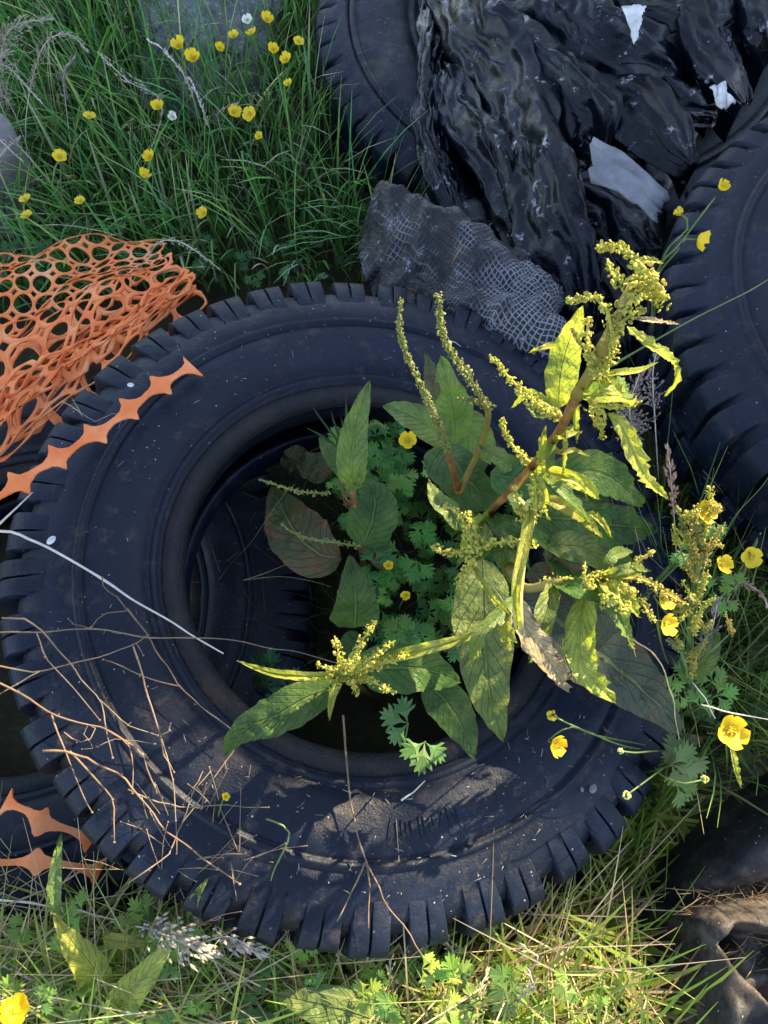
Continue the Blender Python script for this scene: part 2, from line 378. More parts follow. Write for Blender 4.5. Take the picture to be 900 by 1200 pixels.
def tyre(label, centre, normal, Rr=.44, W=.21, rb=.262, lugs=46, m=None, mb=None, spin=0, seed=1, lug_h=.017, warp=.006, sipe=.022, wide=.36, inner=.386):
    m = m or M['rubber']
    root = thing('truck_tyre', centre, label, 'tyre', 'dumped truck tyres')
    h = W / 2; prof = casing_profile(Rr, h, rb); NS = 168
    rng = random.Random(seed)
    def wv(a, r, z):
        w = noise.noise(Vector((math.cos(a) * 1.3 + seed, math.sin(a) * 1.3, seed * .7)))
        return z + w * warp * (r / Rr) + .0015 * noise.noise(Vector((math.cos(a) * r * 22, math.sin(a) * r * 22, z * 22 + seed)))
    def ringmesh(pr, closed):
        b = MB(); n = len(pr); vs = []; fs = []; uv = []
        for i in range(NS):
            a = 2 * math.pi * i / NS; ca, sa = math.cos(a), math.sin(a)
            for j, (r, z) in enumerate(pr):
                vs.append((ca * r, sa * r, wv(a, r, z))); uv.append((i / NS, j / n))
        for i in range(NS):
            i2 = (i + 1) % NS
            for j in range(n if closed else n - 1):
                j2 = (j + 1) % n
                fs.append((i * n + j, i2 * n + j, i2 * n + j2, i * n + j2))
        b.add(vs, fs, uv); return b
    q = Vector((0, 0, 1)).rotation_difference(Vector(normal).normalized())
    root.rotation_mode = 'QUATERNION'; root.rotation_quaternion = q
    zero = Vector((0, 0, 0))
    body = ringmesh(prof, True)
    def child(b, name, mm, smooth=True):
        o = b.build(name, mm, None, smooth); o.parent = root; return o
    child(body, 'casing', m)
    # bead: the rusty ring that stands a hair above the casing between the inner edge and the flange groove
    pr = [(r, z + .0012) for r, z in prof[2:8]]; pr = pr + [(r, z - .004) for r, z in reversed(pr)]
    child(ringmesh(pr, True), 'bead', M['bead'])
    k = Rr - .44
    out = [(inner + .004, -.0085 + (.386 - inner) * .16), (inner + .014, -.0078 + (.386 - inner) * .1), (.416, -.0112), (.432, -.0145), (.447, -.0205), (.4555, -.033), (.457, -.060), (.457, -h + .006)]
    b = MB(); pitch = 2 * math.pi / lugs
    for side in (1, -1):
        for i in range(lugs):
            a0 = spin + (i + (.5 if side < 0 else 0)) * pitch + rng.uniform(-.010, .010)
            w = pitch * rng.uniform(wide - .025, wide + .02); deep = (i % 2) * .008; lh = lug_h / .017 * rng.uniform(.72, 1.10)
            for (u0, u1, dr) in (((-w, -sipe * pitch, 0), (-sipe * pitch, sipe * pitch, -.006), (sipe * pitch, w, 0)) if sipe else ((-w, w, 0),)):
                pts = []
                for (r, z) in out:
                    r2 = r + k + dr * (1 if r > .40 else .3) + (r - .386) / .069 * .017 * (lh - 1)
                    if r < .41: r2 -= deep
                    pts.append((r2, side * (h + z + dr * .7)))
                base = [(r - .022 if r > .40 else r - .002, z - side * (.018 if r < .44 else 0)) for r, z in pts]
                vs = []; n = len(pts)
                for e, aa in enumerate((u0, u1)):
                    for j, (r, z) in enumerate(pts):
                        tw = aa * (1 + .12 * (j / n)) * (.9 if j == 0 else 1)
                        vs.append((r * math.cos(a0 + tw), r * math.sin(a0 + tw), wv(a0, r, z)))
                    for j, (r, z) in enumerate(base):
                        tw = aa * 1.18
                        vs.append((r * math.cos(a0 + tw), r * math.sin(a0 + tw), wv(a0, r, z)))
                s = 2 * n; fs = []
                for j in range(n - 1):
                    fs.append((j, j + 1, s + j + 1, s + j))            # outer face
                    fs.append((j, n + j, n + j + 1, j + 1))              # side faces
                    fs.append((s + j, s + j + 1, s + n + j + 1, s + n + j))
                fs.append((0, s, s + n, n)); fs.append((n - 1, 2 * n - 1, s + 2 * n - 1, s + n - 1))
                b.add(vs, fs)
    o = child(b, 'tread', m, False)
    bv = o.modifiers.new('edge', 'BEVEL'); bv.width = .0016; bv.segments = 2; bv.limit_method = 'ANGLE'; bv.angle_limit = R(40)
    for p in o.data.polygons: p.use_smooth = True
    return root

nm = Vector((-TX, -TY, 1)).normalized()
cx, cy = -.0112, .3671
W = .21
c0 = Vector((cx, cy, top_z(cx, cy))) - nm * (W / 2)
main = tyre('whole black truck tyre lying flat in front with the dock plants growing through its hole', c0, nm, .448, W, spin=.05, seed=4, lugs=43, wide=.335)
lm = MB(); rng = random.Random(8); q_ = main.rotation_quaternion
pa = q_.inverted() @ (PT(458, 946) - c0); pb_ = q_.inverted() @ (PT(533, 950) - c0)
a0, a1 = math.atan2(pa.y, pa.x), math.atan2(pb_.y, pb_.x)
for k in range(15):
    a = a0 + (a1 - a0) * (k + rng.uniform(-.25, .25)) / 14; sl = rng.choice((0, 0, .02, -.02, 0)); r0, r1 = .318 + rng.uniform(0, .006), .340 + rng.uniform(-.008, .004)
    if k in (5, 10): continue
    tube(lm, [Vector((math.cos(a) * r0, math.sin(a) * r0, W / 2 + .0008)), Vector((math.cos(a + sl) * r1, math.sin(a + sl) * r1, W / 2 + .0013))], .0013, .0012, 6, 3)
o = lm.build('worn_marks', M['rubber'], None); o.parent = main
# the tyre underneath, the large one behind, the one on the right
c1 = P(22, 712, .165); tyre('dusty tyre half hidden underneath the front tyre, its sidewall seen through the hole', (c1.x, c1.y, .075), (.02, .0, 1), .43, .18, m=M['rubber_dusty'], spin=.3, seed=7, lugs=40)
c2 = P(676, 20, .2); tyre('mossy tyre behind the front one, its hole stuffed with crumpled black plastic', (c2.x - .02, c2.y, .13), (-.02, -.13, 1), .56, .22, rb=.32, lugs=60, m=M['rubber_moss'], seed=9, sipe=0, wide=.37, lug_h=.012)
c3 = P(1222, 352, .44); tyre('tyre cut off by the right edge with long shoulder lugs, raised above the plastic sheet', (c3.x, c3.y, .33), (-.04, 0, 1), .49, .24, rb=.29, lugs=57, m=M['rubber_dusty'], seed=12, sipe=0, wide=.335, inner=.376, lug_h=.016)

# ------------------------------------------------------------------ black plastic, scrim, rubber sheet
def crease(p, s, o):
    """sharp random folds: ridged noise"""
    v = 0; a = 1; f = s
    for i in range(o):
        v += a * (1 - abs(noise.noise(p * f + Vector((i * 7.1, i * 3.3, 0)))) * 2.2); a *= .5; f *= 2.1
    return v
def seg_dist(p, poly):
    best = 9; bt = 0; L = 0; tot = sum((b - a).length for a, b in zip(poly, poly[1:])); side = 0
    for a, b in zip(poly, poly[1:]):
        d = b - a; l2 = d.length_squared
        t = max(0, min(1, (p - a).dot(d) / l2)); w = p - (a + d * t); q = w.length
        if q < best: best = q; bt = (L + t * d.length) / tot; side = 1 if d.x * w.y - d.y * w.x > 0 else -1
        L += d.length
    return best, bt, side
def inside(p, poly):
    c = False; j = len(poly) - 1
    for i in range(len(poly)):
        a, b = poly[i], poly[j]
        if (a.y > p.y) != (b.y > p.y) and p.x < (b.x - a.x) * (p.y - a.y) / (b.y - a.y) + a.x: c = not c
        j = i
    return c
def heightfield(outline, zref, step, zfun, margin=.03):
    ol = [P(x, y, zref).to_2d() for x, y in outline]
    x0 = min(p.x for p in ol); x1 = max(p.x for p in ol); y0 = min(p.y for p in ol); y1 = max(p.y for p in ol)
    nx = int((x1 - x0) / step) + 1; ny = int((y1 - y0) / step) + 1
    idx = {}; vs = []; fs = []; uv = []
    cl = ol + [ol[0]]
    def nearest(p):
        best = None; bd = 9
        for a, b in zip(cl, cl[1:]):
            d = b - a; t = max(0, min(1, (p - a).dot(d) / d.length_squared)); w = a + d * t
            if (p - w).length < bd: bd = (p - w).length; best = w
        return best, bd
    for j in range(-1, ny + 2):
        for i in range(-1, nx + 2):
            p = Vector((x0 + i * step, y0 + j * step)); e = 0
            if inside(p, ol): e = seg_dist(p, cl)[0]
            else:
                p, far = nearest(p)
                if far > step * 1.45: continue
            q = zfun(p, e)
            idx[i, j] = len(vs); vs.append(q); uv.append((p.x, p.y))
    for (i, j) in idx:
        k = [(i, j), (i + 1, j), (i + 1, j + 1), (i, j + 1)]
        if all(t in idx for t in k): fs.append(tuple(idx[t] for t in k))
    b = MB(); b.add(vs, fs, uv); return b
folds = [  # photograph polyline, half width in m, height in m
    ([(498, 10), (530, 50), (575, 95), (605, 150), (625, 215), (650, 290), (680, 360)], .050, .085),
    ([(500, 70), (520, 135), (560, 190), (590, 235), (625, 320)], .040, .055),
    ([(545, 30), (600, 75), (660, 120), (720, 170), (760, 215)], .042, .075),
    ([(630, 10), (690, 55), (730, 85), (795, 100)], .055, .075),
    ([(720, 70), (765, 85), (800, 110)], .03, .04),
    ([(700, 10), (760, 35), (830, 15), (880, 30)], .05, .06),
    ([(660, 225), (700, 255), (745, 310)], .04, .05),
    ([(800, 10), (815, 70), (850, 115)], .05, .055),
    ([(480, 10), (484, 110), (486, 200), (520, 260)], .03, .035),
    ([(640, 190), (665, 240), (700, 330)], .03, .05),
    ([(760, 120), (800, 150), (840, 130)], .04, .045),
    ([(700, 330), (740, 330), (770, 290)], .05, .03),
    ([(860, 10), (880, 70), (900, 80)], .04, .05)]
FP = [([P(x, y, .27).to_2d() for x, y in pl], w, h) for pl, w, h in folds]
TRI = []
_r = random.Random(21)
for k in range(9):
    a = _r.uniform(0, math.pi); f = (5, 6.5, 8, 10, 13, 16, 21, 26, 33)[k]
    TRI.append((math.cos(a) * f, math.sin(a) * f, _r.uniform(0, 9), .55 / f))
def tri(x): x = x % 1; return 1 - abs(2 * x - 1)
def crumple(v, k0, k1, ws=.045):
    """flat facets meeting in sharp creases, as stiff film folds"""
    w = Vector((noise.noise(v * 5), noise.noise(v * 5 + Vector((4, 4, 4))), 0)) * ws + Vector((noise.noise(v * 14), noise.noise(v * 14 + Vector((9, 4, 4))), 0)) * ws * .3
    q = v + w; z = 0
    for i, (a, b, c, m) in enumerate(TRI[k0:k1]):
        g = .5 + .5 * noise.noise(v * 4 + Vector((i * 3.7, 1, 2)))
        z += m * g * tri(a * q.x + b * q.y + c)
    return z
def plastic_z(p, e):
    v = Vector((p.x, p.y, 0))
    wq = p + Vector((noise.noise(v * 6), noise.noise(v * 6 + Vector((5, 5, 5))))) * .012
    z = .0
    for pl, w, h in FP:
        d, t, sd = seg_dist(wq, pl)
        w2 = w * (1 + .45 * noise.noise(Vector((t * 4, w * 90, 1)))) * (.75 if sd > 0 else 1.5)
        f = max(0, 1 - d / w2)
        f = f ** (1.0 if sd > 0 else 1.15)
        z = max(z, h * f * (.6 + .4 * math.sin(math.pi * min(1, .12 + t * .8))))
    base = .165 + .05 * min(1, max(0, (p.y - .75) / .8))
    zz = base - .03 + z * .25 + crumple(v, 0, 5) * .25 + crumple(v, 4, 9) * .15
    zz -= .13 * max(0, 1 - e / .045) ** 2
    ox = .012 * noise.noise(v * 7 + Vector((1, 2, 3))); oy = .012 * noise.noise(v * 7 + Vector((8, 2, 3)))
    return (p.x + ox, p.y + oy, zz)
hole_out = [(486, -40), (490, 50), (484, 110), (480, 180), (480, 225), (520, 300), (600, 370), (650, 430), (720, 470), (770, 400), (775, 300), (800, 215), (850, 140), (940, 60), (960, -40)]
pb = heightfield(hole_out, .24, .006, plastic_z)
def bundle(mb, pl, wl, wr, h, seed, skew=.35):
    """a gathered length of film: a crest line, a long flank on one side, a rolled-under edge on the other"""
    NT, NV = 96, 46; c = curve([P(x, y, z) for x, y, z in pl], NT); L = clen(c); vs = []; fs = []
    for i, p in enumerate(c):
        x = i / (NT - 1); t = (c[min(i + 1, NT - 1)] - c[max(i - 1, 0)]).normalized(); sd = t.cross(Vector((0, 0, 1))).normalized()
        tpr = min(1, (1 - x) / .14 + .12, x / .08 + .35) ** .6
        env = tpr * (.55 + .45 * math.sin(math.pi * min(1, .15 + x * .8))) * (1 + .3 * noise.noise(Vector((x * 4, seed, 1))))
        for j in range(NV):
            u = 2 * j / (NV - 1) - 1
            n1 = noise.noise(Vector((x * L * 9, u * 1.5, seed * 3.3))); n2 = noise.noise(Vector((x * L * 22, u * 3, seed + 9)))
            if u < 0: lat = wl * u * (1 + .25 * n1); z = h * env * (1 - abs(u) ** .85)
            else:
                a = min(1, u / .62); lat = wr * math.sin(a * 1.57) ** 1.1 * (1 + .3 * n1); z = h * env * (1 - .35 * a ** 2)
                if u > .62: b_ = (u - .62) / .38; lat = wr * (1 + .3 * n1) * (1 - skew * b_); z = h * env * .65 - b_ * (h * .9 + .02)
            w = 0; q = u * 1.0 + .25 * n1 + .05 * n2
            for k, (f, g, am) in enumerate(((1.7, .9, .016), (3.1, -1.6, .010), (4.7, 2.3, .0065), (2.3, 7.0, .006), (7.9, -5, .0035))):
                mod = max(0, .35 + 1.1 * noise.noise(Vector((x * L * 6 + k * 5, u * 1.3, seed + k * 2.2))))
                w += am * mod * tri(f * q + g * x * L * 3 + k * .37 + seed * .61)
            tp = min(1, (1 - abs(u)) * 5 + .15)
            vs.append(p + sd * (lat * tpr + .010 * n2) + Vector((0, 0, z + w * 1.25 * tp)))
    for i in range(NT - 1):
        for j in range(NV - 1): fs.append((i * NV + j, (i + 1) * NV + j, (i + 1) * NV + j + 1, i * NV + j + 1))
    uv = [(.5, .5)] * len(vs); mb.add(vs, fs, uv)
for k, (pl, wl, wr, h, sk) in enumerate([
    ([(510, -30, .24), (506, 60, .23), (502, 130, .22), (508, 200, .20), (535, 262, .19)], .045, .03, .035, .3),
    ([(535, -20, .28), (555, 50, .28), (592, 100, .27), (614, 160, .26), (632, 225, .25), (655, 300, .23), (690, 390, .19)], -.070, -.05, .09, .45),
    ([(575, 60, .29), (612, 85, .30), (655, 125, .29), (690, 160, .27), (700, 190, .24)], -.05, -.055, .07, .5),
    ([(520, 90, .25), (545, 150, .24), (580, 205, .23), (610, 270, .22), (650, 350, .19)], -.04, -.035, .045, .4),
    ([(565, -30, .30), (610, 30, .30), (650, 75, .29), (712, 118, .28), (770, 170, .27), (806, 205, .26)], -.06, -.06, .06, .45),
    ([(640, -30, .31), (670, 35, .31), (705, 70, .31), (750, 88, .30), (800, 102, .28)], -.08, -.055, .075, .4),
    ([(690, -10, .33), (745, 35, .33), (800, 40, .33), (860, 20, .33)], -.05, -.06, .05, .4),
    ([(780, -30, .34), (812, 45, .32), (838, 95, .29), (870, 130, .27)], .07, .06, .06, .3),
    ([(880, -40, .34), (880, 30, .32), (900, 80, .28)], .07, .05, .06, .3),
    ([(640, 235, .22), (690, 255, .22), (735, 300, .21), (770, 345, .19)], -.06, -.05, .055, .4),
    ([(655, 300, .20), (690, 330, .20), (715, 380, .18), (730, 440, .15)], -.06, -.045, .045, .4),
    ([(745, 110, .26), (790, 135, .27), (838, 138, .26)], -.04, -.04, .045, .4)]):
    bundle(pb, pl, wl, wr, h, k + 1, sk)
ps = tag(pb.build('plastic_sheet', M['plastic'], origin=Vector((.3, 1.1, .2))), 'crumpled black plastic sheet filling the hole of the mossy tyre behind', 'plastic sheet')

def ribbon(pts, widths, nu, nv, zf, uvm=True):
    """a sheet along a centre line: pts, half widths, crease function"""
    c = curve(pts, nu); L = clen(c); b = MB(); vs = []; uv = []; fs = []
    wc = curve([Vector((w, 0, 0)) for w in widths], nu) if len(widths) > 2 else [Vector((widths[0], 0, 0)).lerp(Vector((widths[-1], 0, 0)), i / (nu - 1)) for i in range(nu)]
    wc = [Vector((widths[min(int(i / (nu - 1) * (len(widths) - 1)), len(widths) - 2)], 0, 0)).lerp(Vector((widths[min(int(i / (nu - 1) * (len(widths) - 1)) + 1, len(widths) - 1)], 0, 0)), (i / (nu - 1) * (len(widths) - 1)) % 1 if i < nu - 1 else 1) for i in range(nu)]
    for i, p in enumerate(c):
        t = (c[min(i + 1, nu - 1)] - c[max(i - 1, 0)]).normalized()
        s = t.cross(Vector((0, 0, 1))).normalized()
        for j in range(nv):
            u = 2 * j / (nv - 1) - 1
            rag = 1 + .16 * noise.noise(Vector((i * .16, u * 1.5, 4))) + (.08 * noise.noise(Vector((i * .6, u, 9))) if abs(u) > .8 else 0)
            q = p + s * (u * wc[i].x * rag)
            q = q + Vector((0, 0, zf(i / (nu - 1), u, q)))
            vs.append(q); uv.append((L * i / (nu - 1), u * wc[i].x))
    for i in range(nu - 1):
        for j in range(nv - 1):
            fs.append((i * nv + j, (i + 1) * nv + j, (i + 1) * nv + j + 1, i * nv + j + 1))
    b.add(vs, fs, uv); return b
def scrim_f(t, u, q):
    return -.065 * u * u - .02 * abs(u) + .018 * crease(q, 7, 3) - .012 + .022 * math.sin(u * 4 + t * 7) * (1 - abs(u) * .5) + .30 * crumple(Vector((q.x, q.y, 0)), 3, 8, .03) + .012 * max(0, .3 + noise.noise(q * 9)) * tri(2.6 * u + t * 1.7) + .009 * max(0, .3 + noise.noise(q * 11 + Vector((3, 3, 3)))) * tri(4.1 * u - t * 2.9)
sb = ribbon([P(452, 228, .29), P(490, 258, .325), P(545, 300, .33), P(600, 343, .335), P(640, 375, .33), P(672, 402, .29)], [.05, .10, .112, .108, .092, .06], 120, 52, scrim_f)
so = tag(sb.build('tarpaulin_scrap', M['scrim'], origin=P(560, 310, .3)), 'torn tarpaulin scrap with frayed white grid threads between the front tyre and the plastic', 'tarpaulin')
# a second fold of the same sheet, without threads showing, along its lower edge
sb2 = ribbon([P(600, 395, .27), P(635, 412, .29), P(680, 425, .26)], [.03, .05, .04], 50, 24, lambda t, u, q: -.03 * u * u + .012 * crease(q, 12, 3) - .01)
o = sb2.build('folded_edge', M['plastic'], origin=None); o.parent = so; o.matrix_parent_inverse = so.matrix_world.inverted(); o.location = -Vector(so.location); o.matrix_parent_inverse = Matrix.Identity(4)
for ob in (ps, so, o):
    s_ = ob.modifiers.new('thickness', 'SOLIDIFY'); s_.thickness = .0012

def flat_scrap(name, corners, zf, m, label, cat, th=.002, n=10):
    """a bent sheet between four corners"""
    a, b_, c, d = corners; b = MB(); vs = []; fs = []; uv = []
    for i in range(n + 1):
        for j in range(n + 1):
            u, v = i / n, j / n
            p = a.lerp(b_, u).lerp(d.lerp(c, u), v)
            e = .5 * (noise.noise(Vector((u * 5, v * 5, a.x * 50)))) + .25 * noise.noise(Vector((u * 13, v * 13, a.x * 50)))
            p = p + (b_ - a) * e * .12 + (d - a) * e * .14 + Vector((0, 0, zf(u, v))); vs.append(p); uv.append((u, v))
    for i in range(n):
        for j in range(n): fs.append((i * (n + 1) + j, (i + 1) * (n + 1) + j, (i + 1) * (n + 1) + j + 1, i * (n + 1) + j + 1))
    b.add(vs, fs, uv); o = b.build(name, m, origin=corners[0].copy()); s_ = o.modifiers.new('thickness', 'SOLIDIFY'); s_.thickness = th
    return tag(o, label, cat)
greyp = simple('grey_board', (.09, .09, .10), (.22, .22, .235), 26, .55, .5)
flat_scrap('board_scrap', [P(694, 160, .385), P(782, 228, .36), P(768, 260, .35), P(692, 214, .36)], lambda u, v: .010 * math.sin(u * 3.1) + .006 * noise.noise(Vector((u * 3, v * 9, 1))), greyp, 'pale grey board scrap wedged between black plastic folds', 'board scrap', .004)
flat_scrap('paper_scrap', [P(730, 10, .425), P(757, 8, .42), P(752, 20, .43), P(744, 54, .405)], lambda u, v: .006 * math.sin(u * 3), M['dirtywhite'], 'small white torn paper triangle at the top among black plastic', 'paper scrap', .001)
flat_scrap('plaster_scrap', [P(832, 104, .37), P(848, 98, .375), P(860, 122, .37), P(845, 130, .36)], lambda u, v: .004 * math.sin(u * 9 + v * 7), M['dirtywhite'], 'small chalky white chip on black plastic beside the right tyre', 'plaster chip', .004)

# old rubber sheet, lower right
def sheet_z(p, e):
    v = Vector((p.x, p.y, 0))
    a = P(850, 1075, .2).to_2d()
    crs = P(780, 1062, .15).to_2d(); crd = P(900, 1045, .2).to_2d()
    d = (crd - crs).normalized(); s = (p - crs).dot(Vector((-d.y, d.x)))         # >0 above the crease
    if s > 0: z = .20 + .09 * math.sin(min(1.3, s / .13) * 1.25)
    else: z = .20 + .035 * math.sin(min(1, -s / .16) * 2.4) - .07 * max(0, (-s - .12) / .2)
    z -= .035 * math.exp(-(s / .013) ** 2)
    f = ([P(842, 1078, .19).to_2d(), P(822, 1100, .19).to_2d(), P(832, 1128, .19).to_2d(), P(858, 1160, .19).to_2d(), P(895, 1198, .19).to_2d(), P(990, 1240, .17).to_2d(), P(990, 1090, .17).to_2d(), P(900, 1085, .17).to_2d()])
    if inside(p, f): z -= .10 * min(1, seg_dist(p, f + [f[0]])[0] / .014)
    z += .010 * crease(v, 8, 2) * (.35 if s > 0 else 1) + crumple(v, 2, 7, .03) * (.08 if s > 0 else .55) + .003 * noise.noise(v * 40)
    z -= .16 * max(0, 1 - e / .05) ** 1.8
    return (p.x, p.y, z)
rb_ = heightfield([(940, 880), (905, 905), (868, 930), (832, 962), (800, 1002), (778, 1040), (768, 1065), (772, 1120), (770, 1180), (765, 1260), (960, 1260), (980, 1000)], .16, .004, sheet_z)
ro = rb_.build('rubber_sheet', M['rubber_sheet'], origin=P(850, 1080, 0)); s_ = ro.modifiers.new('thickness', 'SOLIDIFY'); s_.thickness = .004
tag(ro, 'worn black rubber sheet with a straw filled crease at the lower right corner', 'rubber sheet')

# ------------------------------------------------------------------ orange netting
def net_cells(mb, nu, nv, S, cu, cv, skip=None):
    """lattice of oval holes; S maps lattice coordinates to the place"""
    K = 16
    for i in range(nu):
        for j in range(nv):
            if skip and skip(i, j): continue
            outer = []; hole = []
            for k in range(K):
                a = 2 * math.pi * (k + .5) / K; ca, sa = math.cos(a), math.sin(a)
                m_ = max(abs(ca), abs(sa)); outer.append((i + .5 + .5 * ca / m_, j + .5 + .5 * sa / m_))
                hole.append((i + .5 + .44 * math.copysign(abs(ca) ** 1.1, ca), j + .5 + .445 * math.copysign(abs(sa) ** 1.1, sa)))
            vs = [S(*p) for p in outer + hole]
            mb.add(vs, [(k, (k + 1) % K, K + (k + 1) % K, K + k) for k in range(K)])
def net_surface(O, U, V, W, nu, nv, amp, nf, seed):
    def S(u, v):
        a, b = u / nu, v / nv
        a = min(1.05, a + .05 * noise.noise(Vector((b * 3, a * 2, seed))))
        ph = b * nf * 2 * math.pi + 2.2 * noise.noise(Vector((a * 2.2, seed, 0)))
        bb = b + .09 * math.sin(ph * 1.7 + seed)
        p = O.lerp(U, a).lerp(V.lerp(W, a), bb)
        p = p + Vector((0, 0, amp * math.sin(ph) + .022 * noise.noise(Vector((a * 4, b * 3, seed + 3)))))
        q = Vector((noise.noise(Vector((a * 5, b * 5, seed + 8))), noise.noise(Vector((a * 5, b * 5, seed + 5))), 0)) * .012
        return p + q
    return S
net = MB()
net_cells(net, 11, 7, net_surface(P(-50, 425, .24), P(200, 318, .24), P(-50, 292, .22), P(185, 276, .20), 11, 7, .006, .8, 1), .045, .04)
net_cells(net, 8, 8, net_surface(P(-80, 640, .36), P(232, 338, .33), P(-70, 430, .30), P(205, 300, .26), 8, 8, .012, 1.2, 2), .05, .04)
net_cells(net, 8, 5, net_surface(P(-70, 600, .30), P(240, 352, .26), P(-60, 420, .27), P(215, 318, .22), 8, 5, .012, 1.5, 5), .05, .04)
net_cells(net, 9, 3, net_surface(P(-70, 560, .37), P(228, 334, .34), P(-60, 490, .35), P(215, 318, .30), 9, 3, .014, 1, 13), .05, .04)
no = net.build('barrier_netting', M['orange'], origin=P(80, 430, .2)); s_ = no.modifiers.new('thickness', 'SOLIDIFY'); s_.thickness = .0022
tag(no, 'crumpled heap of orange plastic barrier netting beside the front tyre', 'netting')

def strip(name, pts, n_nodes, w, label, twist=0, thick=.0025):
    c = curve(pts, n_nodes * 20 + 1); b = MB(); vs = []; fs = []
    N = len(c)
    for i, p in enumerate(c):
        t = (c[min(i + 1, N - 1)] - c[max(i - 1, 0)]).normalized()
        s = t.cross(Vector((0, 0, 1))).normalized()
        x = ((i / 20) % 1) - .5                          # 0 in the middle of a neck
        a = .455
        hw = w if abs(x) >= a else w - (w - .0040) * (1 - (abs(x) / a) ** 2) ** .42
        hw *= 1 + .12 * noise.noise(Vector((i * .9, w * 100, 0)))
        up = Vector((0, 0, .004 * noise.noise(Vector((i * .12, 3, 0)))))
        sk = t * (.008 * noise.noise(Vector(((i + 10) // 20, 7.7, 1))))
        vs += [p + s * hw + up + sk, p + up, p - s * hw + up - sk]
        if i: k = 3 * i; fs += [(k - 3, k, k + 1, k - 2), (k - 2, k + 1, k + 2, k - 1)]
    b.add(vs, fs); o = b.build(name, M['orange'], origin=Vector(pts[0]), smooth=False)
    m_ = o.modifiers.new('thickness', 'SOLIDIFY'); m_.thickness = thick
    return tag(o, label, 'netting strip', 'torn netting strips')
strip('netting_strip', [PT(-25, 597, .03), PT(22, 565, .03), PT(60, 540, .032), PT(92, 520, .03), PT(132, 494, .03), PT(175, 460, .028), PT(205, 440, .026), PT(226, 428, .022)], 6, .0215, 'long torn orange netting strip lying across the front tyre')
strip('netting_strip', [P(5, 940, .22), P(30, 950, .24), P(48, 963, .24), P(80, 972, .22), P(110, 985, .2)], 2, .018, 'short torn orange netting piece hooked on the lower tyre edge')
strip('netting_strip', [P(-20, 1012, .16), P(30, 1010, .18), P(70, 1012, .18), P(118, 1022, .16)], 2, .017, 'torn orange netting piece in the grass below the lower tyre edge')

# ------------------------------------------------------------------ dock plants
def leaf(parent, pts, wpx, m, seed, wav=.14, fold=.25, roll=0, shape=1.0, name='leaf', nu=26, nv=9, lab=None, teeth=.05):
    if wpx > 40: wpx *= .9
    w = wpx * scale_at(Vector(pts[len(pts) // 2])) / 2
    c = curve(pts, nu); b = MB(); vs = []; uv = []; fs = []
    L = clen(c)
    for i, p in enumerate(c):
        t = (c[min(i + 1, nu - 1)] - c[max(i - 1, 0)]).normalized()
        view = Vector((0, 0, CAMZ)) - p; view = (view.normalized() * .5 + Vector((.1, -.05, .8))).normalized()
        s = t.cross(view).normalized(); nrm = s.cross(t).normalized()
        rq = Quaternion(t, roll + .25 * noise.noise(Vector((i * .1, seed * 3.1, 0)))); s = rq @ s; nrm = rq @ nrm
        x = i / (nu - 1)
        wd = w * (math.sin(math.pi * min(1, x ** (.72 * shape))) ** .75 * (1 - .25 * x) * 1.12 + .03)
        if x > .985: wd *= .25
        for j in range(nv):
            u = 2 * j / (nv - 1) - 1
            ed = abs(u) ** 1.8
            wave = 1.7 * wav * w * ed * (.45 * math.sin(x * L / w * 3.3 + seed * 2 + 3 * noise.noise(Vector((x * L / w * .9, seed, 2))) + (1.7 if u > 0 else 0)) + 1.7 * noise.noise(Vector((x * L / w * 1.7, u * 1.2, seed))))
            te = 1 + teeth * ed * noise.noise(Vector((x * L / w * 9, u, seed + 5))) + .16 * ed * noise.noise(Vector((x * L / w * 1.6, 2 if u > 0 else -2, seed + 3)))
            cup = fold * abs(u) * wd
            bump = .07 * w * math.sin(x * L / w * 7 + abs(u) * 4) * (1 - abs(u))
            vs.append(p + s * (u * wd * te * math.cos(fold * .8)) + nrm * (cup + wave + bump)); uv.append((j / (nv - 1), x))
    for i in range(nu - 1):
        for j in range(nv - 1): fs.append((i * nv + j, i * nv + j + 1, (i + 1) * nv + j + 1, (i + 1) * nv + j))
    b.add(vs, fs, uv); o = b.build(name, m, parent)
    if lab: o['label'] = lab
    return o
def stem(parent, pts, r0, r1, m, name='stem'):
    b = MB(); tube(b, pts, r0, r1, 8, knots=.5); return b.build(name, m, parent)
def spike(parent, pts, r, m, seed, dens=1.0, sm=None, size=.0020, lab=None, taper=.45):
    """a spike of small winged seeds in whorls round an axis"""
    rng = random.Random(seed); L = clen(pts); n = max(6, int(L / .0052)); c = curve(pts, n * 4); b = MB()
    tube(b, pts, .0014, .0008, 5)
    pos = 0.0
    while pos < L:
        x = pos / L; k = int(x * (len(c) - 1)); p = c[k]
        t = (c[min(k + 1, len(c) - 1)] - c[max(k - 1, 0)]).normalized()
        a = t.orthogonal().normalized(); bq = t.cross(a)
        rr = r * (1 - taper * x) * rng.uniform(.65, 1.25)
        for q in range(max(5, int(19 * dens * rng.uniform(.6, 1.25)))):
            an = rng.uniform(0, 6.283); d = rr * rng.uniform(.3, 1.0)
            blob(b, p + a * math.cos(an) * d + bq * math.sin(an) * d + t * rng.gauss(0, .0016), size * rng.uniform(.55, 1.05) * (1 - .25 * x), rng, .42)
        pos += rng.uniform(.005, .0085)
    o = b.build('seed_spike', m, parent, smooth=False)
    if lab: o['label'] = lab
    return o
def PL(*pts): return [P(*p) for p in pts]

def PU(*pts): return [P(x, y, z + .15) for x, y, z in pts]
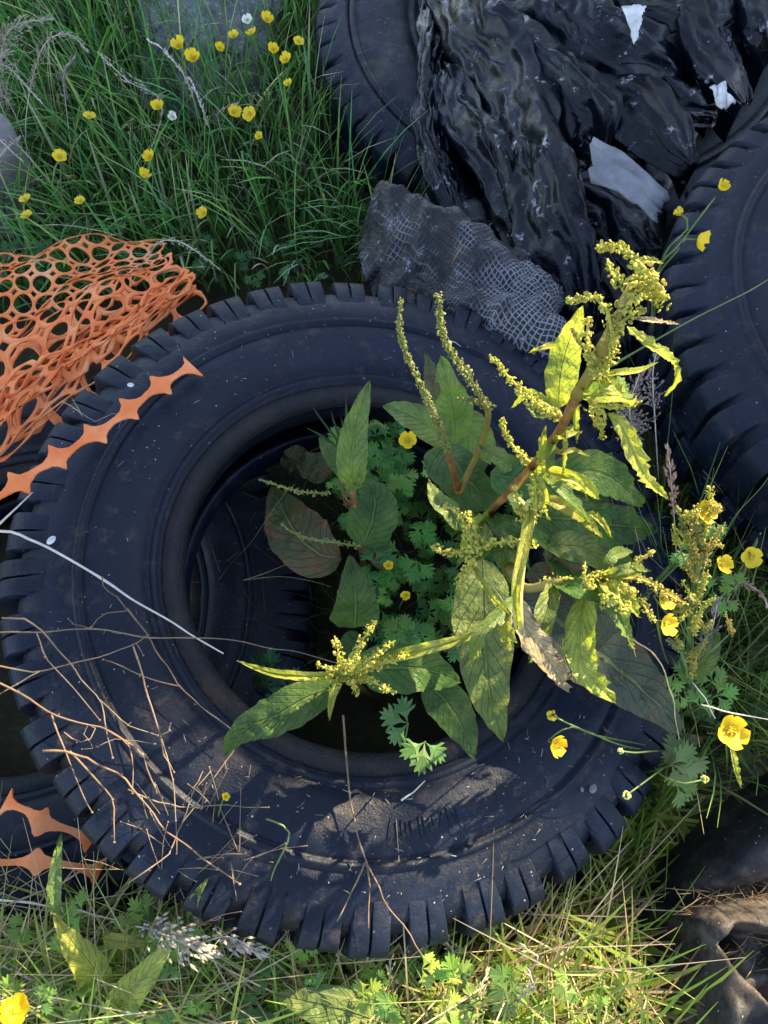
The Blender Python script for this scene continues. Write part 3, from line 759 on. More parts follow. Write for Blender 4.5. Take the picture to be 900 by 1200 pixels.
# D1: the tall plant in the middle
d1 = thing('dock_plant', P(556, 650, .03), 'tallest dock plant with sunlit yellow seed heads rising out of the front tyre hole', 'dock plant', 'dock plants in the tyres')
stem(d1, PL((548, 690, .03), (556, 640, .30), (575, 600, .50), (597, 577, .60), (647, 518, .75), (676, 464, .83)), .0047, .0036, M['stem_red'])
stem(d1, PL((676, 464, .83), (694, 434, .87), (712, 395, .91), (728, 362, .94), (742, 335, .95)), .0045, .003, M['stem_olive'])
heads = [
    [(772, 352, .93), (769, 335, .95), (757, 316, .965), (742, 304, .97), (724, 288, .965), (698, 291, .95)],
    [(764, 345, .93), (748, 330, .955), (733, 334, .96), (718, 322, .955), (712, 304, .95)],
    [(718, 395, .92), (713, 368, .935), (702, 350, .94), (685, 348, .94), (664, 353, .93)],
    [(706, 425, .88), (716, 400, .91), (728, 378, .93), (742, 368, .935), (757, 362, .93)],
    [(698, 438, .87), (692, 415, .895), (688, 390, .91), (690, 372, .915)],
    [(704, 432, .88), (716, 418, .895), (722, 404, .90)],
    [(690, 470, .83), (712, 478, .82), (730, 476, .82), (752, 470, .83)],
    [(700, 484, .80), (703, 498, .78), (706, 512, .77)],
    [(728, 362, .94), (741, 352, .95), (752, 344, .955)]]
for i, h in enumerate(heads): spike(d1, PL(*h), .0060, M['seed'], 20 + i, .85)
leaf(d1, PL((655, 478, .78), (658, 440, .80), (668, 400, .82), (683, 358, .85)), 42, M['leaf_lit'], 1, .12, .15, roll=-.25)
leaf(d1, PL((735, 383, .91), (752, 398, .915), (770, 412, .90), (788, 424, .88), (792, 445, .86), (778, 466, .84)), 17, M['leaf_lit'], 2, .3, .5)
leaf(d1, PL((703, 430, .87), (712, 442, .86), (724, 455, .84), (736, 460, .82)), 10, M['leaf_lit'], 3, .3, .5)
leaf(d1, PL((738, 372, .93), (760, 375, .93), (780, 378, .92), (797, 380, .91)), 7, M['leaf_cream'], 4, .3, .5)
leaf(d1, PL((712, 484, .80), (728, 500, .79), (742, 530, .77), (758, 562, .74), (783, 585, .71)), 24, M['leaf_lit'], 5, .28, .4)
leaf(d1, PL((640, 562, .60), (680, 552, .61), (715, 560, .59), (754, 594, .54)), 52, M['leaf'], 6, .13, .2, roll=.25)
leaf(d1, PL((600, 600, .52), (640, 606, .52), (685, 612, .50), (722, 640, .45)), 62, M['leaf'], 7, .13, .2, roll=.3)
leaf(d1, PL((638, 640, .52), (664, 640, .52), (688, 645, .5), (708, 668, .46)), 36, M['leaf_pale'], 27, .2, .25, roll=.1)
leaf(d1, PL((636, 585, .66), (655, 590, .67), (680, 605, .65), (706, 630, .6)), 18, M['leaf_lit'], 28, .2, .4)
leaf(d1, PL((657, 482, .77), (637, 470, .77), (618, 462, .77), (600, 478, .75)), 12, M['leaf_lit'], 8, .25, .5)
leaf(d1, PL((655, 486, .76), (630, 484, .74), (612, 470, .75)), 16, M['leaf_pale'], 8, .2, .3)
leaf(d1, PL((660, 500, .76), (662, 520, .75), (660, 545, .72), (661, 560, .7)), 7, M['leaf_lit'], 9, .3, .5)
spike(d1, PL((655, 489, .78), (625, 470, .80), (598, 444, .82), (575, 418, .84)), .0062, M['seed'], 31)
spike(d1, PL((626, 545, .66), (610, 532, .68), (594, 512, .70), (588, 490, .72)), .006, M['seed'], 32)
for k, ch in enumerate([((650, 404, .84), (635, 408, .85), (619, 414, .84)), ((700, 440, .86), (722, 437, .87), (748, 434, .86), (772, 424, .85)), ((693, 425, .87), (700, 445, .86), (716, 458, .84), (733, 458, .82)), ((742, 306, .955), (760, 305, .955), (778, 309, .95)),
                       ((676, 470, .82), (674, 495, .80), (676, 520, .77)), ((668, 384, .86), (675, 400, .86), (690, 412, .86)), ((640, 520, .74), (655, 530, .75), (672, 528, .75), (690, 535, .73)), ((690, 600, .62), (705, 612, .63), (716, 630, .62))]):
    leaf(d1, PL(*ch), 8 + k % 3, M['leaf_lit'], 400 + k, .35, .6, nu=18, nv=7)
rng = random.Random(91)
SP_ = [(556, 640, .36), (575, 605, .50), (600, 575, .60), (622, 548, .68), (647, 518, .75), (676, 464, .82), (612, 650, .66), (606, 700, .64), (650, 684, .58), (700, 680, .60)]
for k in range(26):
    x, y, z = SP_[rng.randrange(len(SP_))]; a = rng.uniform(-2.6, 1.0); L = rng.uniform(45, 105); dx, dy = math.cos(a) * L, -math.sin(a) * L * .8
    if y < 540: L *= .7; dx *= .7; dy *= .7
    up = rng.uniform(.0, .05); cv = rng.uniform(-16, 16)
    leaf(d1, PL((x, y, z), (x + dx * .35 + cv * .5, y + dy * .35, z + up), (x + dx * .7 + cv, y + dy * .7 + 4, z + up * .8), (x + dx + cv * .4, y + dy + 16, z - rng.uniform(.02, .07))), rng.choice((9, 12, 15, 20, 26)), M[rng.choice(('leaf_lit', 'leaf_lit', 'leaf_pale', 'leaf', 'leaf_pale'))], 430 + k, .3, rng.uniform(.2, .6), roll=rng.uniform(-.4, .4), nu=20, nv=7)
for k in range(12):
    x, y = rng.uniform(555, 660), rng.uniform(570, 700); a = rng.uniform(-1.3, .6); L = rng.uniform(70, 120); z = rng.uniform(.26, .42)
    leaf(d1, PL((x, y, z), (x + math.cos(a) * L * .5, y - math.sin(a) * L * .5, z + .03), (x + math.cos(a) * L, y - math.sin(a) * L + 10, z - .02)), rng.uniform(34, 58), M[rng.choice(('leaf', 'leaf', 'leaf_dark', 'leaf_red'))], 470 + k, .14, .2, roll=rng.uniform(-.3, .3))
# the bright shoot that leans towards the camera
stem(d1, PL((600, 580, .59), (615, 600, .67), (623, 590, .72), (618, 620, .73), (612, 648, .73), (606, 690, .72), (608, 735, .69)), .006, .004, M['stem_lit'])
leaf(d1, PL((632, 552, .70), (634, 530, .74), (636, 512, .76), (640, 498, .77)), 20, M['leaf_lit'], 10, .35, .4)
leaf(d1, PL((623, 588, .74), (618, 620, .745), (612, 650, .745), (604, 695, .735), (608, 745, .70)), 14, M['leaf_lit'], 11, .35, .7, name='leaf')
for i, h in enumerate([[(612, 606, .73), (606, 590, .74), (604, 568, .75)], [(622, 606, .74), (628, 590, .745), (626, 562, .75)], [(632, 596, .73), (630, 580, .74), (620, 568, .75)],
                       [(624, 637, .73), (600, 634, .73), (582, 636, .73), (556, 644, .72), (530, 648, .71), (504, 640, .71)],
                       [(556, 645, .72), (548, 622, .73), (538, 602, .735), (520, 592, .73)],
                       [(552, 655, .72), (546, 668, .71), (538, 684, .70)], [(560, 640, .72), (556, 620, .73), (545, 600, .74)]]):
    spike(d1, PL(*h), .0068, M['seed'], 40 + i)
leaf(d1, PL((540, 622, .70), (528, 600, .71), (512, 585, .71), (502, 563, .70)), 22, M['leaf_pale'], 12, .2, .3)
leaf(d1, PL((552, 658, .71), (563, 680, .71), (578, 702, .70), (598, 722, .68)), 9, M['leaf_lit'], 13, .4, .8)
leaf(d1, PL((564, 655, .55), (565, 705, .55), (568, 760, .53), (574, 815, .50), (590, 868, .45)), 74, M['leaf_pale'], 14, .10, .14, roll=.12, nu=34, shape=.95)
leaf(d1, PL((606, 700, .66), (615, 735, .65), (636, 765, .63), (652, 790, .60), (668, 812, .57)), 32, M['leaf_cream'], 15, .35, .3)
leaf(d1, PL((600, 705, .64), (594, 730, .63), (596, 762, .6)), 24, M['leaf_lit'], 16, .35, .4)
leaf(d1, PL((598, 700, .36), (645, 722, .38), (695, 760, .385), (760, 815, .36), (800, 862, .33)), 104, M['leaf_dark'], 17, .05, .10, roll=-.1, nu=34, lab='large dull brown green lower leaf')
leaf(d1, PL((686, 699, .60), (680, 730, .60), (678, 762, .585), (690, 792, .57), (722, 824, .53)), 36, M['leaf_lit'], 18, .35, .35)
stem(d1, PL((590, 640, .45), (610, 686, .54), (650, 684, .58), (715, 678, .62)), .006, .004, M['stem_olive'])
for i, h in enumerate([[(714, 680, .62), (735, 668, .64), (752, 655, .65), (766, 644, .655)], [(716, 684, .62), (735, 695, .63), (752, 706, .63), (768, 730, .62)],
                       [(720, 680, .63), (745, 678, .64), (765, 686, .64), (785, 698, .63), (803, 708, .62)], [(640, 682, .57), (660, 680, .59), (680, 682, .6)], [(725, 676, .64), (730, 690, .645), (745, 690, .645)]]):
    spike(d1, PL(*h), .0075, M['seed'] if i != 2 else M['seed_brown'], 60 + i, .9)

# D2: the plant with two upright spikes, upper left of the hole
d2 = thing('dock_plant', P(538, 640, .03), 'dock plant with two thin upright green seed spikes and a red stem', 'dock plant', 'dock plants in the tyres')
stem(d2, PL((540, 650, .03), (539, 610, .3), (537, 578, .42), (524, 527, .55), (507, 482, .64)), .006, .0035, M['stem_red'])
spike(d2, PL((524, 528, .56), (508, 486, .64), (492, 448, .70), (476, 415, .74), (468, 380, .78), (470, 352, .80)), .0055, M['seed_green'], 80)
spike(d2, PL((566, 470, .66), (545, 435, .70), (524, 405, .75), (516, 375, .79), (514, 345, .82)), .0055, M['seed_green'], 81)
spike(d2, PL((575, 475, .64), (555, 470, .66), (535, 466, .68)), .0055, M['seed_green'], 82)
stem(d2, PL((537, 578, .42), (560, 530, .52), (572, 490, .6), (566, 470, .66)), .004, .003, M['stem_olive'])
leaf(d2, PL((527, 518, .55), (505, 500, .57), (480, 486, .58), (449, 475, .57)), 42, M['leaf_pale'], 21, .10, .18, roll=-.2)
leaf(d2, PL((533, 520, .52), (530, 485, .56), (524, 455, .60), (517, 416, .63)), 56, M['leaf_pale'], 22, .12, .18)
leaf(d2, PL((520, 505, .50), (545, 500, .51), (565, 520, .49), (575, 545, .46)), 40, M['leaf_pale'], 23, .12, .15, roll=.2)
leaf(d2, PL((515, 520, .42), (535, 545, .43), (555, 570, .42), (588, 590, .38)), 78, M['leaf'], 24, .08, .12, roll=-.1)
leaf(d2, PL((600, 545, .55), (582, 535, .57), (560, 522, .58)), 26, M['leaf_pale'], 25, .2, .2)
leaf(d2, PL((510, 470, .60), (506, 450, .61), (503, 428, .61), (498, 412, .61)), 18, M['leaf_red'], 26, .2, .3)
leaf(d2, PL((575, 555, .45), (600, 560, .46), (640, 570, .44), (660, 600, .40)), 60, M['leaf'], 29, .1, .15)

# D3: small plant in the shade of the hole
d3 = thing('dock_plant', P(420, 680, .03), 'small shaded dock plant inside the hole with pale drooping side spikes', 'dock plant', 'dock plants in the tyres')
stem(d3, PL((430, 690, .03), (424, 650, .25), (418, 610, .36), (413, 570, .42)), .005, .003, M['stem_red'])
leaf(d3, PL((415, 575, .43), (412, 545, .47), (416, 505, .50), (424, 475, .52), (433, 446, .53)), 36, M['leaf_pale'], 31, .08, .2)
leaf(d3, PL((412, 560, .40), (400, 545, .43), (385, 528, .44), (374, 512, .44)), 26, M['leaf'], 32, .1, .2)
leaf(d3, PL((415, 735, .36), (417, 710, .40), (414, 680, .42), (410, 650, .42)), 60, M['leaf'], 33, .06, .1, shape=.7)
leaf(d3, PL((418, 740, .30), (412, 765, .31), (405, 790, .31)), 30, M['leaf'], 34, .08, .15)
leaf(d3, PL((424, 640, .36), (436, 610, .38), (438, 580, .38), (420, 560, .38)), 62, M['leaf'], 35, .08, .12)
leaf(d3, PL((400, 655, .28), (372, 648, .29), (345, 622, .28), (318, 570, .25)), 74, M['leaf_red'], 36, .06, .12, lab='broad reddened lower leaf')
leaf(d3, PL((430, 640, .33), (440, 650, .34), (446, 668, .33)), 24, M['leaf_red'], 37, .1, .15)
leaf(d3, PL((385, 560, .26), (370, 548, .27), (345, 540, .26)), 36, M['leaf_red'], 38, .1, .2)
spike(d3, PL((384, 578, .43), (360, 577, .44), (335, 572, .44), (305, 562, .43)), .0042, M['seed_green'], 90, .6)
spike(d3, PL((420, 640, .40), (395, 636, .41), (365, 632, .41), (345, 625, .41), (330, 614, .41)), .0042, M['seed_green'], 91, .6)
spike(d3, PL((410, 592, .44), (403, 578, .45), (398, 562, .45)), .0065, M['seed_red'], 92)
spike(d3, PL((418, 570, .44), (424, 530, .48), (428, 505, .49), (440, 495, .5), (450, 500, .49)), .0035, M['seed_green'], 93, .6)

# D4: the plant seen from above, near the lower rim
d4 = thing('dock_plant', P(420, 800, .03), 'dock plant seen from above with a star of sunlit spikes near the lower rim', 'dock plant', 'dock plants in the tyres')
stem(d4, PL((430, 815, .03), (415, 800, .3), (402, 788, .50)), .006, .004, M['stem_olive'])
for i, h in enumerate([[(400, 790, .50), (398, 770, .53), (392, 745, .54)], [(404, 785, .51), (418, 762, .55), (430, 742, .57), (440, 727, .57)], [(408, 788, .51), (425, 778, .54), (445, 763, .55), (462, 752, .55)],
                       [(412, 790, .50), (440, 780, .53), (465, 772, .54), (484, 764, .53)], [(415, 792, .50), (435, 798, .52), (450, 806, .52), (462, 812, .51)], [(398, 788, .50), (386, 784, .53), (372, 779, .54)],
                       [(398, 794, .50), (392, 804, .52), (386, 816, .52)], [(404, 792, .5), (412, 800, .52), (418, 812, .51)], [(404, 786, .52), (412, 778, .56), (420, 772, .58)]]):
    spike(d4, PL(*h), .0068, M['seed'], 100 + i, 1.0)
leaf(d4, PL((398, 790, .51), (365, 793, .53), (325, 790, .53), (298, 782, .52), (277, 774, .51)), 13, M['leaf_lit'], 41, .25, .8)
leaf(d4, PL((395, 806, .46), (360, 818, .48), (325, 838, .48), (295, 850, .475), (275, 865, .46), (264, 885, .44)), 52, M['leaf'], 42, .10, .18, roll=-.15, nu=34)
leaf(d4, PL((420, 785, .46), (455, 783, .48), (500, 785, .47), (540, 800, .43)), 62, M['leaf'], 43, .1, .15, roll=.1)
leaf(d4, PL((430, 780, .51), (470, 768, .53), (530, 752, .55), (566, 740, .55), (590, 728, .55)), 16, M['leaf_lit'], 44, .3, .6)
leaf(d4, PL((500, 800, .38), (525, 825, .40), (543, 855, .39), (556, 888, .37)), 52, M['leaf'], 45, .08, .12)
leaf(d4, PL((400, 800, .48), (390, 815, .48), (387, 830, .47), (386, 845, .46)), 9, M['leaf_lit'], 46, .2, .5)

# D5: brown seeded plant on the right, in the gap between the tyres
d5 = thing('dock_plant', P(812, 850, .02), 'browning dock plant on a straight green stem right of the front tyre', 'dock plant', 'dock plants in the tyres')
stem(d5, PL((812, 850, .02), (809, 790, .3), (810, 715, .45), (820, 655, .55), (826, 610, .6)), .005, .003, M['stem_green'])
for i, h in enumerate([[(826, 625, .59), (830, 600, .62), (832, 572, .64)], [(820, 655, .56), (812, 640, .58), (806, 622, .6)], [(822, 650, .56), (836, 638, .58), (846, 640, .58)], [(812, 705, .48), (822, 690, .5), (830, 668, .52)],
                       [(812, 720, .46), (826, 735, .47), (835, 726, .48)], [(808, 770, .4), (820, 760, .42), (828, 750, .43)], [(808, 710, .48), (800, 722, .49), (790, 730, .49)], [(815, 680, .52), (808, 660, .54), (812, 640, .56)], [(820, 660, .55), (842, 625, .6), (850, 612, .61)], [(812, 740, .46), (822, 715, .5), (838, 700, .52)], [(824, 640, .57), (815, 612, .6), (818, 590, .62)], [(809, 790, .38), (815, 775, .41), (818, 765, .42)]]):
    spike(d5, PL(*h), .0062, M['seed_brown'] if i % 3 else M['seed'], 120 + i, .9)
leaf(d5, PL((812, 790, .36), (826, 775, .39), (836, 755, .4), (838, 735, .4)), 24, M['leaf_pale'], 51, .2, .2)
leaf(d5, PL((809, 790, .36), (802, 775, .38), (800, 755, .39)), 14, M['leaf'], 52, .2, .2)
leaf(d5, PL((816, 680, .5), (806, 668, .52), (796, 660, .53)), 10, M['leaf_lit'], 53, .2, .3)

rng = random.Random(55)
for i in range(16):
    x0, y0 = rng.uniform(790, 858), rng.uniform(590, 770); z0 = .40 + .22 * (780 - y0) / 190; dx, dy = rng.uniform(-22, 22), rng.uniform(-30, -5)
    spike(d5, PL((x0, y0, z0), (x0 + dx * .5, y0 + dy * .5, z0 + .025), (x0 + dx, y0 + dy, z0 + .035)), rng.uniform(.004, .0058), M[rng.choice(('seed_brown', 'seed', 'seed_green'))], 700 + i, .7)
    b = MB(); tube(b, PL((811, y0 + 40, max(.2, z0 - .07)), ((811 + x0) / 2, y0 + 22, z0 - .02), (x0, y0, z0)), .0012, .0008, 5); b.build('branch', M['stem_green'], d5)
for i in range(7):
    x0, y0 = rng.uniform(690, 775), rng.uniform(640, 710); z0 = rng.uniform(.60, .66)
    spike(d1, PL((x0, y0, z0), (x0 + rng.uniform(-10, 12), y0 + rng.uniform(-14, 10), z0 + .012), (x0 + rng.uniform(-18, 22), y0 + rng.uniform(-28, 16), z0 + .015)), .0055, M['seed'], 750 + i, .8)
# D6, D7: leaves in the sunlit grass along the bottom
d6 = thing('dock_plant', P(120, 1130, .02), 'low dock plant with curled yellow green leaves in the bottom left grass', 'dock plant', 'dock plants in the tyres')
leaf(d6, PU((118, 1165, .06), (108, 1135, .12), (85, 1105, .15), (62, 1070, .17)), 44, M['leaf_lit'], 61, .22, .3)
leaf(d6, PU((66, 1075, .16), (64, 1040, .18), (68, 1000, .2), (72, 975, .19)), 16, M['leaf_pale'], 62, .3, .3)
leaf(d6, PU((130, 1190, .06), (160, 1155, .13), (188, 1120, .16), (205, 1090, .17)), 40, M['leaf_lit'], 63, .15, .3)
leaf(d6, PU((120, 1100, .13), (145, 1104, .14), (175, 1106, .14)), 16, M['leaf_lit'], 64, .2, .3)
leaf(d6, PU((225, 1075, .18), (228, 1055, .2), (236, 1040, .21), (245, 1028, .21)), 14, M['leaf_pale'], 65, .3, .4)
leaf(d6, PU((200, 1185, .08), (190, 1200, .1), (176, 1220, .1)), 40, M['leaf_lit'], 66, .15, .2)
d7 = thing('dock_plant', P(380, 1215, .02), 'broad smooth dock leaf lying at the bottom edge of the grass', 'dock plant', 'dock plants in the tyres')
leaf(d7, PU((470, 1212, .06), (430, 1195, .10), (380, 1180, .12), (322, 1165, .11)), 66, M['leaf_pale'], 71, .08, .12)
leaf(d7, PU((350, 1230, .05), (300, 1205, .09), (250, 1195, .1)), 50, M['leaf'], 72, .1, .15)

# ------------------------------------------------------------------ buttercups
def flower_mesh(r, seed, cup=.35, petals=5, m='petal'):
    rng = random.Random(seed); b = MB()
    for k in range(petals):
        a = 2 * math.pi * k / petals + rng.uniform(-.1, .1); ca, sa = math.cos(a), math.sin(a); vs = []; fs = []
        cu = cup * rng.uniform(.8, 1.25); nu, nv = 6, 7; rk = r * rng.uniform(.92, 1.06)
        for i in range(nu):
            x = i / (nu - 1); w = rk * .47 * math.sin(math.pi * (.07 + .60 * x ** .9)) ** .8
            for j in range(nv):
                u = 2 * j / (nv - 1) - 1
                rr = rk * (.08 + .92 * x) * (1 - .14 * u * u * x); z = rk * (cu * x * x + .18 * u * u * x * .6) + .0004 * (k % 2)
                vs.append((ca * rr - sa * u * w, sa * rr + ca * u * w, z))
        for i in range(nu - 1):
            for j in range(nv - 1): fs.append((i * nv + j, (i + 1) * nv + j, (i + 1) * nv + j + 1, i * nv + j + 1))
        b.add(vs, fs)
    return b
def stamen_mesh(r, seed):
    rng = random.Random(seed); b = MB(); blob(b, Vector((0, 0, r * .12)), r * .17, rng)
    for k in range(22):
        a = rng.uniform(0, 6.28); d = r * rng.uniform(.12, .34)
        q = Vector((math.cos(a) * d, math.sin(a) * d, r * rng.uniform(.16, .3)))
        tube(b, [Vector((q.x * .4, q.y * .4, 0)), q], r * .015, r * .012, 3, 2); blob(b, q, r * .05, rng)
    return b
FM = {}
for kind in range(4):
    FM[kind] = (flower_mesh(1, kind, .28 + .22 * kind).build('flower', M['petal']), stamen_mesh(1, kind).build('stamens', M['stamen']))
for a_, b_ in FM.values():
    COL.objects.unlink(a_); COL.objects.unlink(b_)
def place(o_src, name, parent, p, dirv, r, spin):
    o = o_src.copy(); o.name = name; COL.objects.link(o)
    q = Vector((0, 0, 1)).rotation_difference(dirv.normalized()) @ Quaternion((0, 0, 1), spin)
    o.rotation_mode = 'QUATERNION'; o.rotation_quaternion = q; o.scale = (r, r, r)
    o.parent = parent; o.location = p; return o
def bud_mb(p, r, seed):
    b = MB(); rng = random.Random(seed)
    for k in range(26):
        v = Vector((rng.gauss(0, 1), rng.gauss(0, 1), rng.gauss(0, 1))).normalized()
        blob(b, p + v * r * .7, r * .34, rng, .8)
    return b
def buttercup(px, py, z, label, base=None, rpx=9, kind=None, tilt=None, seed=0, mid=None, stem_m='stem_green', white=False, group='buttercups in the grass', r_stem=.0011, lv=False):
    rng = random.Random(seed * 7 + 3)
    p = P(px, py, z)
    bz = Vector(base) if base is not None else Vector((p.x + rng.uniform(-.06, .06), p.y + rng.uniform(-.08, .05), .0))
    root = thing('buttercup' if not white else 'daisy', bz, label, 'buttercup' if not white else 'flower', group)
    d = Vector(tilt) if tilt is not None else Vector((rng.uniform(-.5, .5), rng.uniform(-.7, .2), 1))
    r = rpx * scale_at(p)
    m_ = mid if mid is not None else [bz.lerp(p, .5) + Vector((rng.uniform(-.02, .02), rng.uniform(-.02, .02), .02))]
    b = MB(); tube(b, [bz] + m_ + [p - d.normalized() * .01, p], r_stem * 1.2, r_stem * .8, 6); b.build('stem', M[stem_m], root)
    fl, st = FM[kind if kind is not None else rng.randrange(4)]
    f = place(fl, 'flower', root, p - bz, d, r, rng.uniform(0, 6))
    if white:
        f.data = f.data.copy(); f.data.materials.clear(); f.data.materials.append(M['white_petal'])
    s = st.copy(); s.name = 'stamens'; COL.objects.link(s); s.parent = f
    return root
bc = [  # spot, height, size, label
    (210, 55, .33, 9.5, 'buttercup on the left of a close pair against the grey concrete'), (226, 68, .32, 9.5, 'buttercup on the right of a close pair against the grey concrete'),
    (312, 23, .34, 8, 'highest buttercup of the cluster beside the mossy tyre'), (295, 40, .33, 7.5, 'buttercup just below the highest one in the top cluster'),
    (274, 43, .32, 7, 'half closed buttercup at the left end of the top cluster'), (320, 58, .33, 7, 'buttercup in the middle of the top cluster seen side on'),
    (336, 70, .32, 8, 'round open buttercup near the tread of the mossy tyre'), (350, 49, .33, 7, 'buttercup touching the tread of the mossy tyre from the left'),
    (257, 56, .31, 6, 'faded orange buttercup beside the concrete lump'), (338, 98, .30, 5.5, 'small buttercup lowest in the top cluster'),
    (185, 125, .28, 8, 'buttercup alone just below the grey concrete'), (105, 137, .28, 8, 'buttercup in the upper left grass below the pale plumes'),
    (70, 184, .28, 9, 'large buttercup nearest the left wooden post'), (176, 185, .27, 8, 'upper of two buttercups in the middle of the grass'),
    (169, 207, .26, 8, 'lower of two buttercups in the middle of the grass'), (274, 132, .28, 9, 'left buttercup of a pair in front of the mossy tyre'),
    (293, 134, .28, 9.5, 'right buttercup of a pair in front of the mossy tyre'), (30, 234, .26, 8, 'upper buttercup of the pair above the netting at the left edge'),
    (32, 253, .25, 8, 'lower buttercup of the pair above the netting at the left edge'), (94, 236, .26, 7, 'small buttercup alone above the orange netting'),
    (239, 250, .26, 8, 'buttercup nearest the top of the front tyre'), (304, 160, .26, 5.5, 'tiny buttercup below the pair in front of the mossy tyre')]
for i, (x, y, z, r, lab) in enumerate(bc):
    buttercup(x, y, z, lab, rpx=r * .95, seed=i, kind=rnd.choice((0, 1, 1, 2)), stem_m='stem_green')
buttercup(290, 24, .34, 'small white daisy beside the highest buttercup', rpx=6.5, seed=40, white=True, group='small white flowers', kind=1)
buttercup(203, 137, .28, 'small white daisy in the grass below the concrete', rpx=5.5, seed=41, white=True, group='small white flowers', kind=2)
RB = P(800, 880, .0)
buttercup(880, 653, .46, 'open buttercup at the right edge below the right tyre', base=P(858, 760, 0), rpx=13, seed=50, kind=0, tilt=(-.1, -.5, 1))
buttercup(777, 702, .53, 'upper buttercup of the pair under the brown dock spikes', base=P(800, 800, 0), rpx=13, seed=51, kind=1, tilt=(.5, -.3, 1))
buttercup(779, 731, .52, 'lower buttercup of the pair under the brown dock spikes', base=P(800, 810, 0), rpx=14, seed=52, kind=1, tilt=(.6, -.4, 1))
buttercup(855, 857, .44, 'largest sunlit buttercup low at the right above the rubber sheet', base=P(850, 930, 0), rpx=20, seed=53, kind=1, tilt=(.1, -.2, 1))
buttercup(649, 872, .40, 'glowing sunlit buttercup hanging over the front tyre sidewall', base=P(800, 885, .02), rpx=13, seed=54, kind=2, tilt=(.6, -.5, .9), mid=[P(760, 874, .25), P(700, 862, .37), P(668, 852, .41)])
buttercup(825, 600, .62, 'buttercup among the topmost brown dock spikes at the right', base=P(830, 720, 0), rpx=15, seed=55, kind=1)
buttercup(846, 662, .5, 'half hidden buttercup beside the brown dock stem', base=P(840, 760, 0), rpx=12, seed=58, kind=1)
buttercup(817, 281, .72, 'buttercup seen edge on against the right tyre', base=P(770, 420, .05), rpx=13, seed=56, kind=2, tilt=(.9, -.25, .1), mid=[P(765, 345, .55), P(795, 292, .71)])
buttercup(845, 222, .74, 'frayed seeding buttercup on a tall stem over the right tyre', base=P(764, 425, .05), rpx=8, seed=57, kind=3, mid=[P(766, 335, .6), P(800, 282, .70)], tilt=(.2, 0, 1))
buttercup(478, 516, .42, 'buttercup in the shade inside the tyre hole', base=P(470, 600, .05), rpx=11, seed=59, kind=1, tilt=(0, -.4, 1))
buttercup(456, 663, .36, 'small buttercup deep in the hole beside the red stem', base=P(465, 700, .05), rpx=6, seed=60, kind=2)
buttercup(476, 697, .36, 'faded orange buttercup low in the hole among green leaves', base=P(480, 720, .05), rpx=6, seed=61, kind=2)
buttercup(18, 1186, .3, 'large buttercup in the bottom left corner', base=P(0, 1230, 0), rpx=17, seed=62, kind=2, tilt=(.3, .3, 1))
buttercup(515, 1176, .14, 'buttercup in the straw at the bottom middle', base=P(520, 1200, 0), rpx=7, seed=63, kind=2)
buttercup(369, 1062, .26, 'pale buttercup over the lower tread of the front tyre', base=P(340, 1110, .02), rpx=9, seed=64, kind=1)
buttercup(305, 1064, .25, 'pale buttercup left of the curved blue green stem', base=P(290, 1110, .02), rpx=9, seed=65, kind=1)
buttercup(332, 1080, .24, 'pale buttercup between the two over the lower tread', base=P(330, 1120, .02), rpx=8, seed=66, kind=2)
buttercup(346, 1092, .22, 'fading cream buttercup lowest over the lower tread', base=P(345, 1130, .02), rpx=9, seed=67, kind=0)
buttercup(264, 934, .42, 'tiny yellow buttercup caught among the dry stalks', base=P(230, 1060, .05), rpx=5, seed=68, kind=2)
def bud(px, py, z, r, label, pts, seed, m='stem_lit'):
    p = P(px, py, z); root = thing('buttercup_bud', pts[0], label, 'flower bud', 'buttercup buds')
    b = MB(); tube(b, pts + [p], .0013, .001, 6); b.build('stem', M['stem_green'], root)
    bud_mb(p, r * scale_at(p), seed).build('bud', M[m], root, smooth=False); return root
bud(734, 932, .36, 5.5, 'round green bud nearest the tread at the lower right', [RB, P(790, 890, .2), P(768, 907, .33)], 1)
bud(826, 913, .38, 5, 'round green bud on a curved stem above the rubber sheet', [RB, P(770, 895, .2), P(775, 908, .34), P(800, 918, .38)], 2)
bud(647, 838, .42, 7, 'yellow bud beside the glowing buttercup on the tyre', [RB, P(740, 876, .3), P(690, 858, .39), P(662, 846, .42)], 3, 'stamen')
bud(727, 880, .40, 4, 'small bud on the stem over the lower right sidewall', [RB, P(770, 880, .3), P(745, 882, .38)], 4)
bud(795, 248, .72, 6, 'yellow round bud on the tall stem over the right tyre', [P(764, 425, .05), P(772, 320, .62), P(806, 268, .71)], 5, 'stamen')
bud(485, 1050, .2, 4, 'small yellow bud over the bottom tread lugs', [P(495, 1110, .0), P(487, 1080, .15)], 6)

